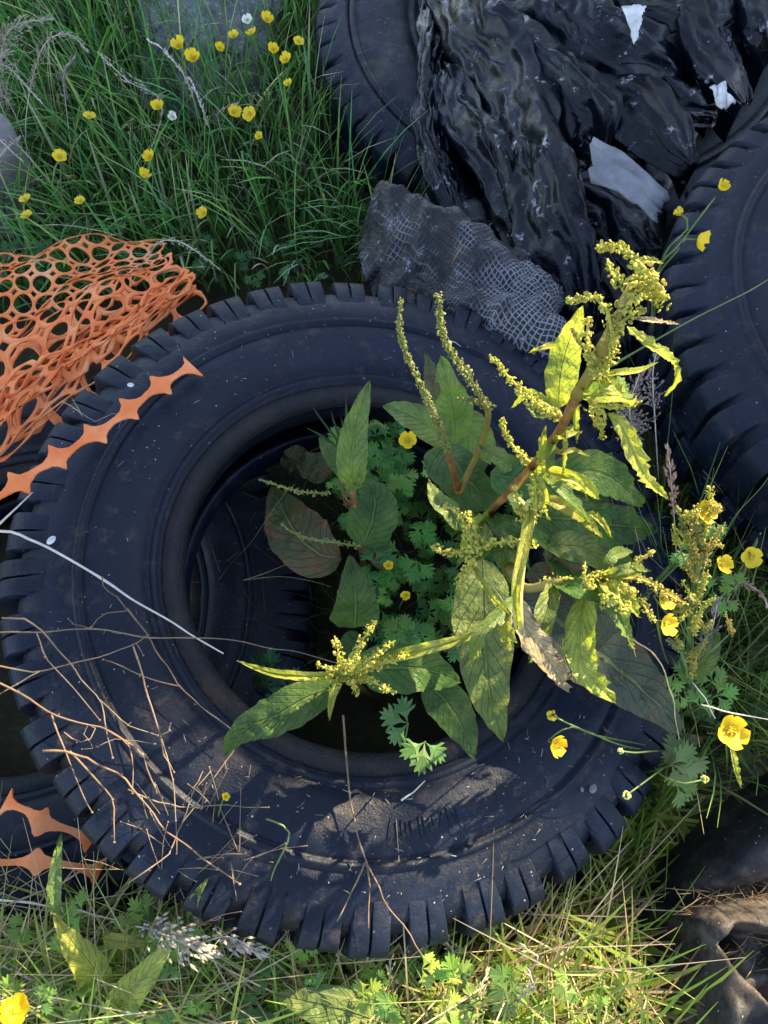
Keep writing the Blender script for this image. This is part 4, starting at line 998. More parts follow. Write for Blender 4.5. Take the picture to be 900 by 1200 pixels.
# lobed leaves
def lobed(mb, p, r, nrm, spin, rng, col):
    """three deeply cut, toothed leaflets"""
    q = Vector((0, 0, 1)).rotation_difference(nrm.normalized()) @ Quaternion((0, 0, 1), spin)
    for k in (-1, 0, 1):
        a0 = k * 1.05 + rng.uniform(-.1, .1); ln = r * (1 if k == 0 else .88)
        prof = [(0, 0), (.25, .06), (.42, .22), (.50, .44), (.62, .52), (.56, .26), (.72, .40), (.84, .44), (.74, .17), (.90, .22), (.98, .20), (.90, .07), (1.08, 0)]
        out = [(x, y) for x, y in prof] + [(x, -y) for x, y in reversed(prof[1:-1])]
        vs = [Vector((.45, 0, .03))]; f = []
        for x, y in out: vs.append(Vector((x, y * .9, -.22 * x * x + .16 * abs(y) + rng.uniform(-.02, .02))))
        n = len(out)
        for i in range(n): f.append((0, 1 + i, 1 + (i + 1) % n))
        ca, sa = math.cos(a0), math.sin(a0)
        vv = [p + q @ Vector(((v.x * ca - v.y * sa) * ln, (v.x * sa + v.y * ca) * ln, v.z * ln)) for v in vs]
        mb.add(vv, f, col=tuple(c * rng.uniform(.85, 1.15) for c in col))
def lobed_plant(px, py, z, rpx, label, n, col, seed, spread=.04):
    rng = random.Random(seed); p0 = P(px, py, z); root = thing('leaf_clump', Vector((p0.x, p0.y, 0)), label, 'leaf clump', 'lobed leaf clumps'); root['kind'] = 'thing'
    for i in range(n):
        p = p0 + Vector((rng.uniform(-1, 1) * spread, rng.uniform(-1, 1) * spread, rng.uniform(-.03, .01))) * (i > 0)
        b = MB(); tube(b, [Vector((p0.x, p0.y, 0)), p0.lerp(p, .5) - Vector((0, 0, z * .4)), p], .0014, .001, 5); b.build('stem', M['stem_green'], root)
        b = MB(); lobed(b, p, rpx * scale_at(p), Vector((rng.uniform(-.4, .4), rng.uniform(-.6, .1), 1)), rng.uniform(0, 6.28), rng, col); b.build('leaf', M['clover'], root, smooth=False)
lobed_plant(478, 848, .42, 36, 'bright green toothed leaf clump at the lower rim of the hole', 2, (.085, .19, .05), 1, .02)
lobed_plant(590, 1150, .24, 40, 'sunlit toothed leaf clump in the grass below the lower tread', 4, (.16, .24, .06), 2, .06)
lobed_plant(790, 890, .30, 34, 'narrow toothed leaf clump at the lower right of the front tyre', 4, (.13, .19, .06), 3, .04)
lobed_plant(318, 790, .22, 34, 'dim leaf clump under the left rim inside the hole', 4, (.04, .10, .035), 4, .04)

# undergrowth inside the hole and between the tyres: ground cover nobody could count
ug = MB(); rng = random.Random(5)
def ug_patch(poly, n, z0, z1, r0, r1, cols):
    pl = [Vector((x, y)) for x, y in poly]; k = 0
    x0, x1 = min(p.x for p in pl), max(p.x for p in pl); y0, y1 = min(p.y for p in pl), max(p.y for p in pl)
    while k < n:
        s = Vector((rng.uniform(x0, x1), rng.uniform(y0, y1)))
        if not inside(s, pl): continue
        k += 1; p = P(s.x, s.y, rng.uniform(z0, z1)); c = rng.choice(cols); f = rng.uniform(.7, 1.25)
        lobed(ug, p, rng.uniform(r0, r1), Vector((rng.uniform(-.6, .6), rng.uniform(-.8, .3), 1)), rng.uniform(0, 6.28), rng, tuple(x * f for x in c))
GR = [(.07, .20, .03), (.10, .25, .04), (.055, .16, .035), (.13, .27, .045)]
ug_patch([(440, 500), (520, 490), (600, 600), (590, 780), (500, 800), (440, 740), (430, 660)], 150, .12, .36, .018, .034, GR)
ug_patch([(380, 520), (470, 500), (470, 600), (430, 660), (380, 560)], 80, .12, .36, .015, .028, GR)
ug_patch([(560, 580), (720, 600), (740, 760), (640, 800), (580, 760)], 60, .08, .3, .018, .035, GR)
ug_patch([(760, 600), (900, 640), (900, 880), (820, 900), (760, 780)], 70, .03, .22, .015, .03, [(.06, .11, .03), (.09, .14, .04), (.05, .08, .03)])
ug_patch([(0, 1060), (260, 1060), (420, 1130), (760, 1130), (760, 1210), (0, 1210)], 110, .15, .30, .014, .032, [(.15, .26, .04), (.22, .31, .05), (.10, .19, .04)])
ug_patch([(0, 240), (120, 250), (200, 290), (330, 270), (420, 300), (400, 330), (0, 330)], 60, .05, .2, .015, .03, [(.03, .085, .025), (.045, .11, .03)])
tag(ug.build('undergrowth', M['clover'], smooth=False), 'small lobed green leaves covering the ground in and around the tyres', 'ground cover', kind='stuff')
rng = random.Random(31)
for k, (x, y, z, r) in enumerate([(838, 612, .50, 20), (806, 650, .50, 18), (850, 700, .42, 22), (790, 790, .36, 22), (840, 815, .34, 26)]):
    lobed_plant(x, y, z, r, ('narrow lobed leaf clump among the top brown dock spikes', 'lobed leaf clump left of the brown dock stem', 'lobed leaf clump under the right edge buttercup', 'lobed leaf clump by the foot of the straight green dock stem', 'wide lobed leaf clump above the largest right buttercup')[k], 3, (.13, .25, .05), 40 + k, .025)
# feathery leaf tufts in the hole
ft = thing('yarrow_tuft', P(395, 560, .05), 'blue green narrow leaved tuft at the upper side of the hole', 'plant')
for i, (a, b_, c) in enumerate([((395, 520), (380, 497), (367, 478)), ((400, 522), (392, 498), (388, 480)), ((404, 522), (406, 490), (405, 462)), ((396, 528), (378, 512), (360, 502)), ((398, 530), (382, 522), (362, 530)), ((407, 520), (402, 500), (398, 484)), ((402, 515), (412, 500), (420, 488))]):
    leaf(ft, PL((395 + i, 560, .2), (a[0], a[1], .40), (b_[0], b_[1], .43), (c[0], c[1], .43)), 9, M['leaf_grass'], 200 + i, .2, .4, nu=16, nv=5, teeth=.6)

# ------------------------------------------------------------------ grass
def blades(name, n, poly, z0, hr, wr, lean, cols, seed, m='blade', curl=.5, label=None, zero=0.0, ns=6, avoid=None):
    rng = random.Random(seed); pl = [P(x, y, zero).to_2d() for x, y in poly]
    x0, x1 = min(p.x for p in pl), max(p.x for p in pl); y0, y1 = min(p.y for p in pl), max(p.y for p in pl)
    b = MB(); k = 0
    while k < n:
        s = Vector((rng.uniform(x0, x1), rng.uniform(y0, y1)))
        if not inside(s, pl): continue
        k += 1
        cl = .5 + .5 * noise.noise(Vector((s.x * 7, s.y * 7, seed)))
        h = rng.uniform(*hr) * (.65 + .6 * cl); w = rng.uniform(*wr); an = rng.uniform(0, 6.283)
        l = Vector((lean[0] + math.cos(an) * lean[2], lean[1] + math.sin(an) * lean[2], 0)) * h
        side = Vector((math.cos(an + rng.uniform(-1, 1)), math.sin(an + 1), 0)); side = l.cross(Vector((0, 0, 1))).normalized() if l.length > 1e-4 else side
        if rng.random() < .5: side = (side + Vector((rng.uniform(-.7, .7), rng.uniform(-.7, .7), .4))).normalized()
        c = rng.choice(cols); f = rng.uniform(.7, 1.3); c = tuple(x * f for x in c)
        base = Vector((s.x, s.y, z0 + .12 * min(1, max(0, (-.02 - s.y) / .12)))); vs = []; fs = []; cu = curl * rng.uniform(.3, 1.4)
        for i in range(ns):
            t = i / (ns - 1)
            q = base + l * (t ** (1 + cu)) + Vector((0, 0, h * (t - .35 * cu * t * t * l.length / h)))
            ww = w * (1 - t) ** .6 * (.6 + .4 * min(1, t * 4)) + .0002
            vs += [q - side * ww, q + side * ww]
            if i: fs.append((2 * i - 2, 2 * i - 1, 2 * i + 1, 2 * i))
        b.add(vs, fs, col=c)
    return tag(b.build(name, M[m]), label, 'grass', kind='stuff')
G1 = [(.08, .24, .045), (.11, .29, .06), (.07, .19, .045), (.17, .34, .09), (.12, .29, .11), (.22, .32, .10), (.42, .42, .28), (.13, .32, .15)]
blades('grass', 3700, [(-80, -60), (370, -60), (375, 100), (400, 220), (470, 330), (400, 340), (300, 340), (200, 350), (-80, 400)], 0, (.14, .34), (.0019, .0052), (.06, -.34, .44), G1, 1, curl=.8, label='shaded long green grass between the netting and the mossy tyre')
G2 = [(.18, .29, .035), (.27, .36, .05), (.13, .24, .035), (.33, .38, .07), (.38, .34, .12), (.22, .33, .05)]
blades('grass', 3400, [(-40, 1050), (120, 1040), (300, 1090), (430, 1130), (600, 1090), (700, 1010), (760, 900), (780, 930), (730, 1030), (715, 1260), (-40, 1260)], 0, (.07, .21), (.0015, .0044), (.06, -.12, .7), G2, 2, label='sunlit yellow green grass along the bottom below the front tyre', curl=1.1)
G3 = [(.08, .18, .035), (.13, .24, .05), (.06, .13, .03), (.20, .25, .07), (.30, .28, .12)]
blades('grass', 1300, [(760, 560), (830, 600), (910, 660), (910, 880), (830, 900), (770, 900), (740, 760), (730, 620)], 0, (.12, .44), (.0011, .0026), (.0, -.08, .42), G3, 3, label='thin grass growing between the front tyre and the right tyre')
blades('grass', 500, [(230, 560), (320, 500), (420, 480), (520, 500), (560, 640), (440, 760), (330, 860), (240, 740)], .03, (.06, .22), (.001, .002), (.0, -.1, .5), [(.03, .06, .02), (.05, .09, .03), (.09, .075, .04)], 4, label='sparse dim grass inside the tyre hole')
S1 = [(.30, .23, .12), (.42, .34, .19), (.22, .15, .08), (.38, .29, .14)]
blades('straw', 800, [(-40, 1040), (120, 1040), (300, 1090), (430, 1130), (600, 1090), (700, 1010), (720, 1000), (715, 1120), (712, 1260), (-40, 1260)], .07, (.02, .06), (.0007, .0016), (1.2, .2, 2.4), S1, 5, label='dry broken straw scattered in the bottom grass', curl=.2)
blades('straw', 420, [(640, 560), (760, 560), (830, 620), (900, 700), (880, 900), (780, 900), (690, 780)], .03, (.02, .06), (.0006, .0013), (.5, .2, 2.8), [(.16, .12, .07), (.24, .19, .11)], 6, label='dry straw between the dock leaves and the right tyre', curl=.2)

SL = [(.40, .33, .20), (.52, .44, .28), (.30, .22, .12), (.46, .36, .18), (.22, .26, .07)]
blades('straw', 360, [(-40, 1050), (110, 1040), (260, 1085), (420, 1125), (600, 1085), (690, 1030), (720, 1060), (600, 1150), (420, 1180), (-40, 1180)], .10, (.05, .15), (.0005, .0012), (.05, .15, 1.3), SL, 15, label='long pale straw leaning against the lower tread of the front tyre', curl=.5)
blades('straw', 260, [(-80, -60), (370, -60), (375, 100), (300, 240), (-80, 240)], .02, (.12, .34), (.0006, .0014), (.1, -.25, .5), [(.46, .44, .34), (.36, .33, .22)], 16, label='dead pale grass stems among the green grass at the upper left')
blades('grass', 1500, [(-420, -60), (-420, -230), (1250, -230), (1250, -60), (1000, -60), (380, -150), (370, -60)], 0, (.14, .34), (.002, .005), (.06, -.2, .44), G1, 21, label='shaded grass beyond the mossy tyre', curl=.8)
blades('grass', 900, [(-420, -60), (-90, -60), (-90, 380), (-330, 420), (-330, 1260), (-60, 1260), (-60, 1100), (-420, 1300)], 0, (.10, .28), (.0018, .0045), (.05, -.2, .5), G1, 22, label='shaded grass left of the netting and the half hidden tyre', curl=.8)
# pale plumes and single long grass stalks
def plume(px, label, pts, m, seed, wid=.012, n=70, stem_m='straw_pale', sz=.008, head=.45, group='grass seed heads'):
    rng = random.Random(seed); root = thing('grass_seed_head', pts[0], label, 'grass seed head', group)
    b = MB(); tube(b, pts, .0011, .0006, 5); b.build('stem', M[stem_m], root)
    c = curve(pts, 60); b = MB()
    for i in range(n):
        t = 1 - head + head * rng.random(); k = min(58, int(t * 59)); p = c[k]; ax = (c[k + 1] - c[k]).normalized()
        e = math.sin(math.pi * min(1, (t - 1 + head) / head * .85 + .12))
        d = (Vector((rng.gauss(0, 1), rng.gauss(0, 1), rng.gauss(0, .7))).normalized() * rng.uniform(.2, 1) + ax * .5) * wid * e
        q = p + d; tp = q + (d.normalized() * .5 + ax).normalized() * sz * rng.uniform(.6, 1.2)
        s = (tp - q).cross(Vector((rng.gauss(0, 1), rng.gauss(0, 1), 1))).normalized() * sz * .17
        m2 = q.lerp(tp, .4); s2 = s.cross(tp - q).normalized() * sz * .15
        b.add([q, m2 + s, m2 + s2, m2 - s, m2 - s2, tp], [(0, 1, 2), (0, 2, 3), (0, 3, 4), (0, 4, 1), (5, 2, 1), (5, 3, 2), (5, 4, 3), (5, 1, 4)])
        tube(b, [p, q + d * .1], .0003, .0003, 3, 2)
    b.build('seed_head', m, root, smooth=False); return root
pm = M['plume']
plume(0, 'large pale feathery grass plume in the top left corner', PL((40, 200, 0), (0, 120, .25), (2, 60, .40), (18, 30, .46), (62, 22, .46)), pm, 1, .030, 240, head=.5)
plume(0, 'pale grass plume below the top left corner at the left edge', PL((60, 260, 0), (20, 140, .2), (-8, 95, .36), (-6, 70, .4), (14, 60, .42)), pm, 2, .024, 160, head=.5)
plume(0, 'pale grass head drooping right at the left edge', PL((-60, 150, 0), (-40, 95, .3), (0, 75, .36), (28, 98, .36), (50, 122, .34)), pm, 3, .009, 70)
plume(0, 'pale seed head arching beside the top of the left grass', PL((150, 240, 0), (190, 130, .25), (150, 95, .33), (115, 62, .34)), pm, 4, .012, 50, sz=.010)
plume(0, 'long pale grass head leaning over the concrete', PL((240, 190, 0), (225, 110, .25), (198, 65, .33), (172, 46, .35)), M['straw_pale'], 5, .004, 60, head=.35)
plume(0, 'grey grass head standing left of the front buttercup pair', PL((250, 250, 0), (252, 180, .15), (238, 130, .27), (222, 90, .32)), M['straw_pale'], 6, .004, 50, head=.3)
plume(0, 'grey drooping grass head on the netting edge by the front tyre', PL((150, 340, .1), (180, 290, .28), (205, 282, .32), (232, 296, .33), (258, 316, .31)), pm, 7, .006, 60, head=.5)
plume(0, 'mauve brown fuzzy grass head at the far left above a buttercup', PL((90, 230, 0), (78, 130, .2), (75, 85, .3), (88, 66, .32)), M['plume_mauve'], 8, .012, 70, head=.35)
plume(0, 'pale grass head at the left edge beside the wooden post', PL((-20, 120, .1), (-10, 150, .3), (8, 172, .32), (28, 190, .3)), pm, 9, .007, 50)
plume(0, 'grey brown grass head low at the left edge under the pale plumes', PL((30, 330, 0), (0, 250, .15), (-12, 215, .26), (2, 180, .31), (24, 160, .3)), pm, 29, .010, 80)
plume(0, 'pale grass head arching right over the left grass', PL((40, 250, 0), (30, 150, .2), (48, 60, .38), (80, 40, .42), (104, 62, .40)), pm, 30, .012, 110)
plume(0, 'short grey grass head in front of the mossy tyre', PL((285, 240, 0), (258, 150, .2), (258, 130, .28), (280, 120, .3)), M['plume_mauve'], 10, .005, 50, head=.35)
plume(0, 'mauve feathery grass head between the yellow dock head and the right tyre', PL((760, 620, 0), (745, 520, .4), (738, 480, .55), (752, 430, .62)), M['plume_mauve'], 11, .028, 170, head=.35, sz=.009)
plume(0, 'second mauve feathery grass head beside the dock leaf', PL((775, 620, 0), (768, 500, .4), (765, 440, .55), (772, 402, .6)), M['plume_mauve'], 12, .014, 70, head=.3, sz=.008)
plume(0, 'pink tipped grass head right of the dock plant', PL((800, 780, 0), (792, 640, .3), (788, 580, .45), (782, 520, .52)), M['plume_pink'], 13, .006, 60, head=.25, sz=.012)
plume(0, 'dry pale seed head hanging in front of the lower tread', PL((130, 1080, .2), (180, 1090, .30), (215, 1105, .34), (250, 1118, .33)), pm, 14, .022, 120, head=.5, sz=.013)
plume(0, 'dry pale seed head at the bottom right of another one', PL((200, 1120, .2), (250, 1100, .30), (275, 1100, .34), (305, 1118, .32)), pm, 15, .016, 70, head=.5, sz=.012)
plume(0, 'pale seed head rising beside the lower tread on the left', PL((180, 1150, .05), (215, 1100, .2), (230, 1080, .24), (243, 1055, .25)), pm, 16, .012, 50, head=.4, sz=.013)
plume(0, 'pink grass head at the right edge beside the buttercup', PL((830, 760, .1), (860, 690, .3), (888, 692, .36), (902, 716, .36)), M['plume_pink'], 17, .006, 40, head=.35, sz=.010)
plume(0, 'brown seed head on the straight dock stem', PL((800, 790, .1), (830, 745, .38), (836, 730, .42), (842, 700, .44)), M['plume_mauve'], 18, .012, 70, head=.5, sz=.010)

rng = random.Random(66)
for i in range(7):
    x, y = rng.uniform(420, 640), rng.uniform(1095, 1170)
    plume(0, 'small dry brown grass head tangled in the grass under the lower tread', PL((x, y + 40, .05), (x + rng.uniform(-15, 15), y + 10, .22), (x + rng.uniform(-25, 25), y - 15, .27), (x + rng.uniform(-35, 35), y - 28, .27)), M['straw_gold'] if i % 2 else pm, 60 + i, .010, 45, head=.5, sz=.009, group='small dry grass heads under the tread')
# ------------------------------------------------------------------ dry stalks
def stalk(label, chains, r, m='dry', group='dry stalks on the front tyre', name='dry_stalk', buds=True, seed=0):
    rng = random.Random(seed)
    root = thing(name, Vector(chains[0][0]), label, 'stalk', group)
    for k, ch in enumerate(chains):
        b = MB(); ch = [Vector(p) for p in ch]
        # natural kinks
        c2 = [ch[0]]
        for a, d in zip(ch, ch[1:]):
            L = (d - a).length
            c2.append(a.lerp(d, rng.uniform(.35, .65)) + Vector((rng.uniform(-1, 1), rng.uniform(-1, 1), rng.uniform(-.5, 1))) * L * .04); c2.append(d)
        tube(b, c2, r * (.58 if k == 0 else .42), r * .26, 6, knots=.7)
        if buds:
            blob(b, ch[-1], r * .8, rng)
            for p in ch[1:-1:2]: blob(b, p, r * .8, rng)
        b.build('stem' if k == 0 else 'branch', M[m], root)
    return root
def T(dz, *pts): return [PT(x, y, dz) for x, y in pts]
stalk('thin brown stalk running level across the left rim into the hole', [T(.03, (-15, 742), (50, 741), (107, 737), (171, 747), (249, 748), (317, 760), (400, 778), (455, 768)), T(.03, (107, 737), (85, 731), (80, 725))], .0016, seed=1)
stalk('pale forked stalk rising right across the left sidewall', [T(.035, (-12, 778), (46, 787), (117, 770), (160, 754), (173, 744)), T(.04, (46, 787), (20, 802), (-8, 820)), T(.035, (160, 754), (168, 768))], .0018, seed=2)
stalk('reddish stalk slanting down to the lower left rim of the hole', [T(.028, (149, 713), (174, 745), (196, 780), (210, 804), (240, 832), (274, 857)), T(.04, (149, 715), (138, 700), (122, 690), (120, 677)), T(.035, (149, 716), (120, 720), (107, 735)), T(.028, (210, 804), (164, 791), (121, 773))], .0019, 'dry_brown', seed=3)
stalk('mauve grey stalk bending steeply down the left sidewall', [T(.04, (2, 724), (28, 725), (50, 740), (85, 780), (117, 820), (124, 855), (132, 888)), T(.04, (43, 742), (53, 770), (85, 805), (117, 844)), T(.03, (117, 820), (150, 850), (185, 862))], .0018, 'dry', seed=4)
stalk('thick golden stalk sweeping from the left edge down over the tread', [T(.045, (-10, 796), (60, 836), (121, 853), (167, 884), (178, 915), (190, 935)), T(.04, (60, 836), (75, 876), (92, 919), (108, 952)), T(.045, (121, 853), (150, 872), (156, 900), (155, 930))], .0021, 'dry_brown', seed=5)
stalk('upright knotted stalk with a bare tip left of the lower rim', [T(.04, (156, 757), (171, 809), (188, 862), (198, 895), (203, 916), (206, 962), (207, 1000)), T(.045, (188, 862), (199, 856), (200, 848)), T(.04, (188, 862), (192, 885), (204, 905))], .0018, 'dry', seed=6)
stalk('long golden stalk crossing the lower left tread towards the seed heads', [T(.05, (50, 880), (75, 880), (100, 887), (142, 908), (160, 930), (192, 972), (225, 995), (255, 1018), (281, 1036)), T(.05, (82, 880), (132, 937), (134, 987))], .0022, 'dry_brown', seed=7)
stalk('thin straight stalk pointing right over the lower left sidewall', [T(.035, (150, 925), (185, 940), (213, 946), (265, 943), (315, 946)), T(.035, (213, 946), (233, 915), (237, 905))], .0013, 'dry', seed=8)
stalk('straight stalk rising right from the seed heads to the lower rim', [T(.04, (150, 1035), (199, 1000), (213, 965), (245, 920), (274, 880), (285, 862)), T(.04, (213, 965), (225, 930), (246, 905))], .0014, 'dry', seed=9)
stalk('curled tangle of dead tendrils on the left sidewall', [T(.03, (75, 858), (90, 870), (105, 868), (112, 852), (104, 848), (98, 860), (112, 876), (96, 878)), T(.03, (112, 876), (135, 866), (160, 868), (182, 872))], .0011, 'dry', seed=10)
stalk('single brown stem hanging from the star plant over the lower sidewall, forked at its end', [T(.02, (402, 838), (405, 880), (410, 935), (420, 985), (430, 1012), (450, 1056), (478, 1090), (495, 1120)), T(.012, (428, 1010), (412, 1045), (395, 1080)), T(.012, (430, 1014), (433, 1050), (432, 1088))], .0022, 'dry_brown', seed=11, buds=False)
stalk('stiff white straw laid from the left edge down into the hole', [T(.022, (-12, 622), (18, 624), (55, 641), (130, 685), (200, 728), (262, 766))], .0032, 'straw_pale', seed=12, buds=False)
stalk('short white straw pointing up at the netting strip on the left edge', [T(.02, (-8, 622), (12, 602), (38, 577))], .0030, 'straw_pale', seed=13, buds=False)
stalk('blue green stem curving in an S over the lower tread', [PL((312, 960, .40), (330, 966, .41), (340, 978, .40), (326, 1010, .38), (316, 1040, .34), (320, 1064, .30), (364, 1088, .25), (428, 1097, .2))], .0018, 'stem_green', name='grass_stalk', group='loose green stems', seed=14, buds=False)
stalk('thick grey straw slanting across the bottom left corner', [PL((-20, 1120, .2), (40, 1150, .2), (96, 1180, .18), (150, 1205, .15))], .0032, 'straw_pale', group='straws in the bottom grass', seed=15, buds=False)
stalk('long grey straw lying level above the bottom left grass', [PL((-20, 1052, .2), (36, 1058, .22), (90, 1066, .22), (142, 1079, .22), (249, 1098, .2))], .0022, 'straw_pale', group='straws in the bottom grass', seed=16, buds=False)
stalk('brown straw rising right from the left edge to the dead stalks', [PL((-20, 1076, .22), (30, 1052, .25), (71, 1036, .27), (142, 997, .3), (200, 968, .33))], .0022, 'dry', group='straws in the bottom grass', seed=17, buds=False)
stalk('thin brown stalk standing up from the bottom edge at the left', [PL((45, 1205, .2), (75, 1150, .25), (107, 1104, .28), (135, 1060, .3), (170, 1010, .33))], .0016, 'dry', group='straws in the bottom grass', seed=18, buds=False)
stalk('pale straw at the very bottom left corner under the buttercup', [PL((-20, 1160, .14), (40, 1176, .15), (89, 1188, .15), (130, 1200, .14))], .0026, 'straw_pale', group='straws in the bottom grass', seed=19, buds=False)
stalk('golden straw at the bottom left of the broad leaf', [PL((290, 1175, .12), (340, 1190, .13), (400, 1206, .12))], .0020, 'straw_gold', group='straws in the bottom grass', seed=20, buds=False)
stalk('long green grass stalk crossing the right tyre to the frame edge', [PL((715, 430, .55), (780, 392, .60), (850, 355, .62), (915, 318, .62))], .0020, 'stem_green', name='grass_stalk', group='loose green stems', seed=21, buds=False)
stalk('twisted pale tendril hanging between the dock leaves and the right stem', [PL((736, 708, .5), (732, 740, .48), (745, 752, .47), (764, 764, .45), (780, 790, .43), (790, 822, .4), (796, 866, .34)), PL((733, 740, .48), (742, 758, .46), (745, 770, .45))], .0016, 'straw_gold', group='straws beside the right stem', seed=22, buds=False)
stalk('pale straw pointing to the right edge above the big buttercup', [PL((822, 826, .42), (850, 834, .42), (905, 844, .4)), PL((812, 800, .4), (828, 820, .4), (838, 842, .38))], .0018, 'straw_pale', group='straws beside the right stem', seed=23, buds=False)
stalk('fine dry stalk leaning from the dock leaf to the right tyre', [PL((720, 600, .3), (760, 650, .4), (800, 690, .42)), PL((740, 560, .42), (750, 600, .42), (770, 640, .42))], .0011, 'dry', group='straws beside the right stem', seed=24, buds=False)
stalk('thin dry stalk rising right in front of the right tyre', [PL((838, 640, .4), (865, 600, .45), (905, 552, .5))], .0013, 'stem_green', name='grass_stalk', group='loose green stems', seed=25, buds=False)
stalk('thin straw inside the hole lying over the dusty lower tyre', [PL((285, 680, .2), (310, 672, .2), (352, 655, .22)), PL((285, 680, .2), (335, 676, .2), (388, 688, .2))], .0012, 'straw_gold', group='straws inside the hole', seed=26, buds=False)
stalk('green grass stalk slanting up through the dark side of the hole', [PL((238, 705, .08), (275, 655, .25), (315, 605, .36), (345, 568, .4))], .0010, 'stem_green', group='straws inside the hole', seed=27, buds=False)
rng = random.Random(404)
for i in range(16):
    a = rng.uniform(-.3, 2.9); L = rng.uniform(60, 170); x0, y0 = rng.uniform(150, 270), rng.uniform(1010, 1090)
    x1, y1 = x0 + math.cos(a) * L, y0 - math.sin(a) * L; bend = rng.uniform(-18, 18)
    stalk('fine dry stalk in the tangle over the lower left tread', [PL((x0, y0, .26), ((x0 + x1) / 2 + bend, (y0 + y1) / 2, .36), (x1, y1, .40)), PL(((x0 + x1) / 2 + bend, (y0 + y1) / 2, .36), (x1 - 25, y1 + 10 + bend, .40))], rng.uniform(.0008, .0014), 'dry', group='tangle of fine dry stalks', seed=500 + i)
for i in range(14):
    x0, y0 = rng.uniform(690, 860), rng.uniform(700, 860); x1, y1 = x0 + rng.uniform(-70, 50), y0 - rng.uniform(60, 170)
    stalk('thin dry stem among the docks and buttercups right of the front tyre', [PL((x0, y0, .05), ((x0 + x1) / 2 + rng.uniform(-12, 12), (y0 + y1) / 2, .28), (x1, y1, .42))], rng.uniform(.0007, .0012), rng.choice(('dry', 'straw_gold', 'stem_green')), group='thin stems right of the front tyre', seed=540 + i, buds=False)
# dead leaf hanging under the big buttercup
dl = thing('drooping_leaf', P(857, 875, .42), 'narrow pale leaf hanging under the large sunlit buttercup', 'leaf')
leaf(dl, PL((856, 874, .43), (860, 893, .41), (864, 910, .39), (869, 924, .37)), 9, M['leaf_lit'], 301, .3, .6)
rl = thing('fallen_leaf', P(810, 868, .25), 'curled red brown leaf at the foot of the brown dock plant', 'leaf')
leaf(rl, PL((790, 870, .28), (808, 868, .29), (824, 866, .29)), 18, M['leaf_red'], 302, .3, .4)
rl = thing('fallen_leaf', P(435, 540, .2), 'dead orange brown leaf in the dark at the top of the hole', 'leaf')
leaf(rl, PL((330, 545, .24), (348, 538, .25), (372, 540, .24)), 30, M['leaf_red'], 303, .2, .3)

# ------------------------------------------------------------------ bits lying on the tyre
def pebble(px, py, r, label, m, squash=.5, name='pebble', cat='pebble', dz=.003, stretch=1.4):
    p = PT(px, py, dz); b = MB(); rng = random.Random(int(px)); bm = bmesh.new(); bmesh.ops.create_icosphere(bm, subdivisions=2, radius=1)
    q = r * scale_at(p); an = rng.uniform(0, 3)
    vs = [p + Vector(((v.co.x * math.cos(an) * stretch - v.co.y * math.sin(an)) * q, (v.co.x * math.sin(an) * stretch + v.co.y * math.cos(an)) * q, v.co.z * q * squash)) * (1 + .15 * noise.noise(v.co * 2 + p * 30)) if False else p + Vector(((v.co.x * math.cos(an) * stretch - v.co.y * math.sin(an)) * q, (v.co.x * math.sin(an) * stretch + v.co.y * math.cos(an)) * q, v.co.z * q * squash)) for v in bm.verts]
    b.add(vs, [tuple(v.index for v in f.verts) for f in bm.faces]); bm.free()
    return tag(b.build(name, m, origin=p), label, cat)
pebble(60, 633, 4.5, 'white petal lying on the left sidewall beside the white straw', M['dirtywhite'], .3, 'fallen_petal', 'petal')
pebble(153, 451, 3, 'small white petal on the upper left sidewall above the netting strip', M['dirtywhite'], .3, 'fallen_petal', 'petal')
pebble(695, 924, 4.2, 'pale grey pebble on the lower right sidewall', M['stone'], .35)
pebble(682, 925, 2.2, 'smaller pale pebble beside the grey one on the lower right sidewall', M['stone'], .35)
stalk('short white grass chip on the lower sidewall', [T(.006, (470, 938), (485, 928), (498, 915))], .0022, 'straw_pale', group='straw chips on the front tyre', name='straw_chip', seed=31, buds=False)
stalk('thin white chip at the top right of the front tyre sidewall', [T(.006, (526, 399), (533, 401), (540, 406))], .0014, 'straw_pale', group='straw chips on the front tyre', name='straw_chip', seed=32, buds=False)
stalk('wispy dry roots caught on the upper left lugs', [T(.012, (72, 470), (90, 480), (98, 490), (84, 466)), T(.012, (85, 478), (110, 494), (135, 484), (163, 492))], .0007, 'straw_gold', group='straw chips on the front tyre', name='root_tangle', seed=33, buds=False)
stalk('reddish splinter stuck on the white threaded tarpaulin scrap', [PL((530, 308, .40), (536, 297, .405), (541, 286, .41))], .0018, 'stem_red', group='splinters', name='splinter', seed=34, buds=False)
# straw in the crease and hollow of the rubber sheet
st_ = MB(); rng = random.Random(77)
for i in range(120):
    if i < 60: p = P(rng.uniform(800, 900), 0, 0); x = rng.uniform(795, 905); p = P(x, 1062 - (x - 780) * .14 + rng.gauss(0, 7), .185 + rng.uniform(0, .02))
    else: p = P(rng.uniform(840, 905), rng.uniform(1065, 1135), .17 + rng.uniform(-.02, .03))
    an = rng.uniform(0, 3.14); d = Vector((math.cos(an), math.sin(an) * .6, rng.uniform(-.3, .4))) * rng.uniform(.008, .03)
    tube(st_, [p - d, p + Vector((0, 0, .005)), p + d], .0006, .0004, 4, 4, col=rng.choice([(.3, .2, .1), (.42, .32, .17), (.2, .13, .07)]))
tag(st_.build('straw', M['blade']), 'dry straw caught in the crease of the black rubber sheet', 'straw', kind='stuff')
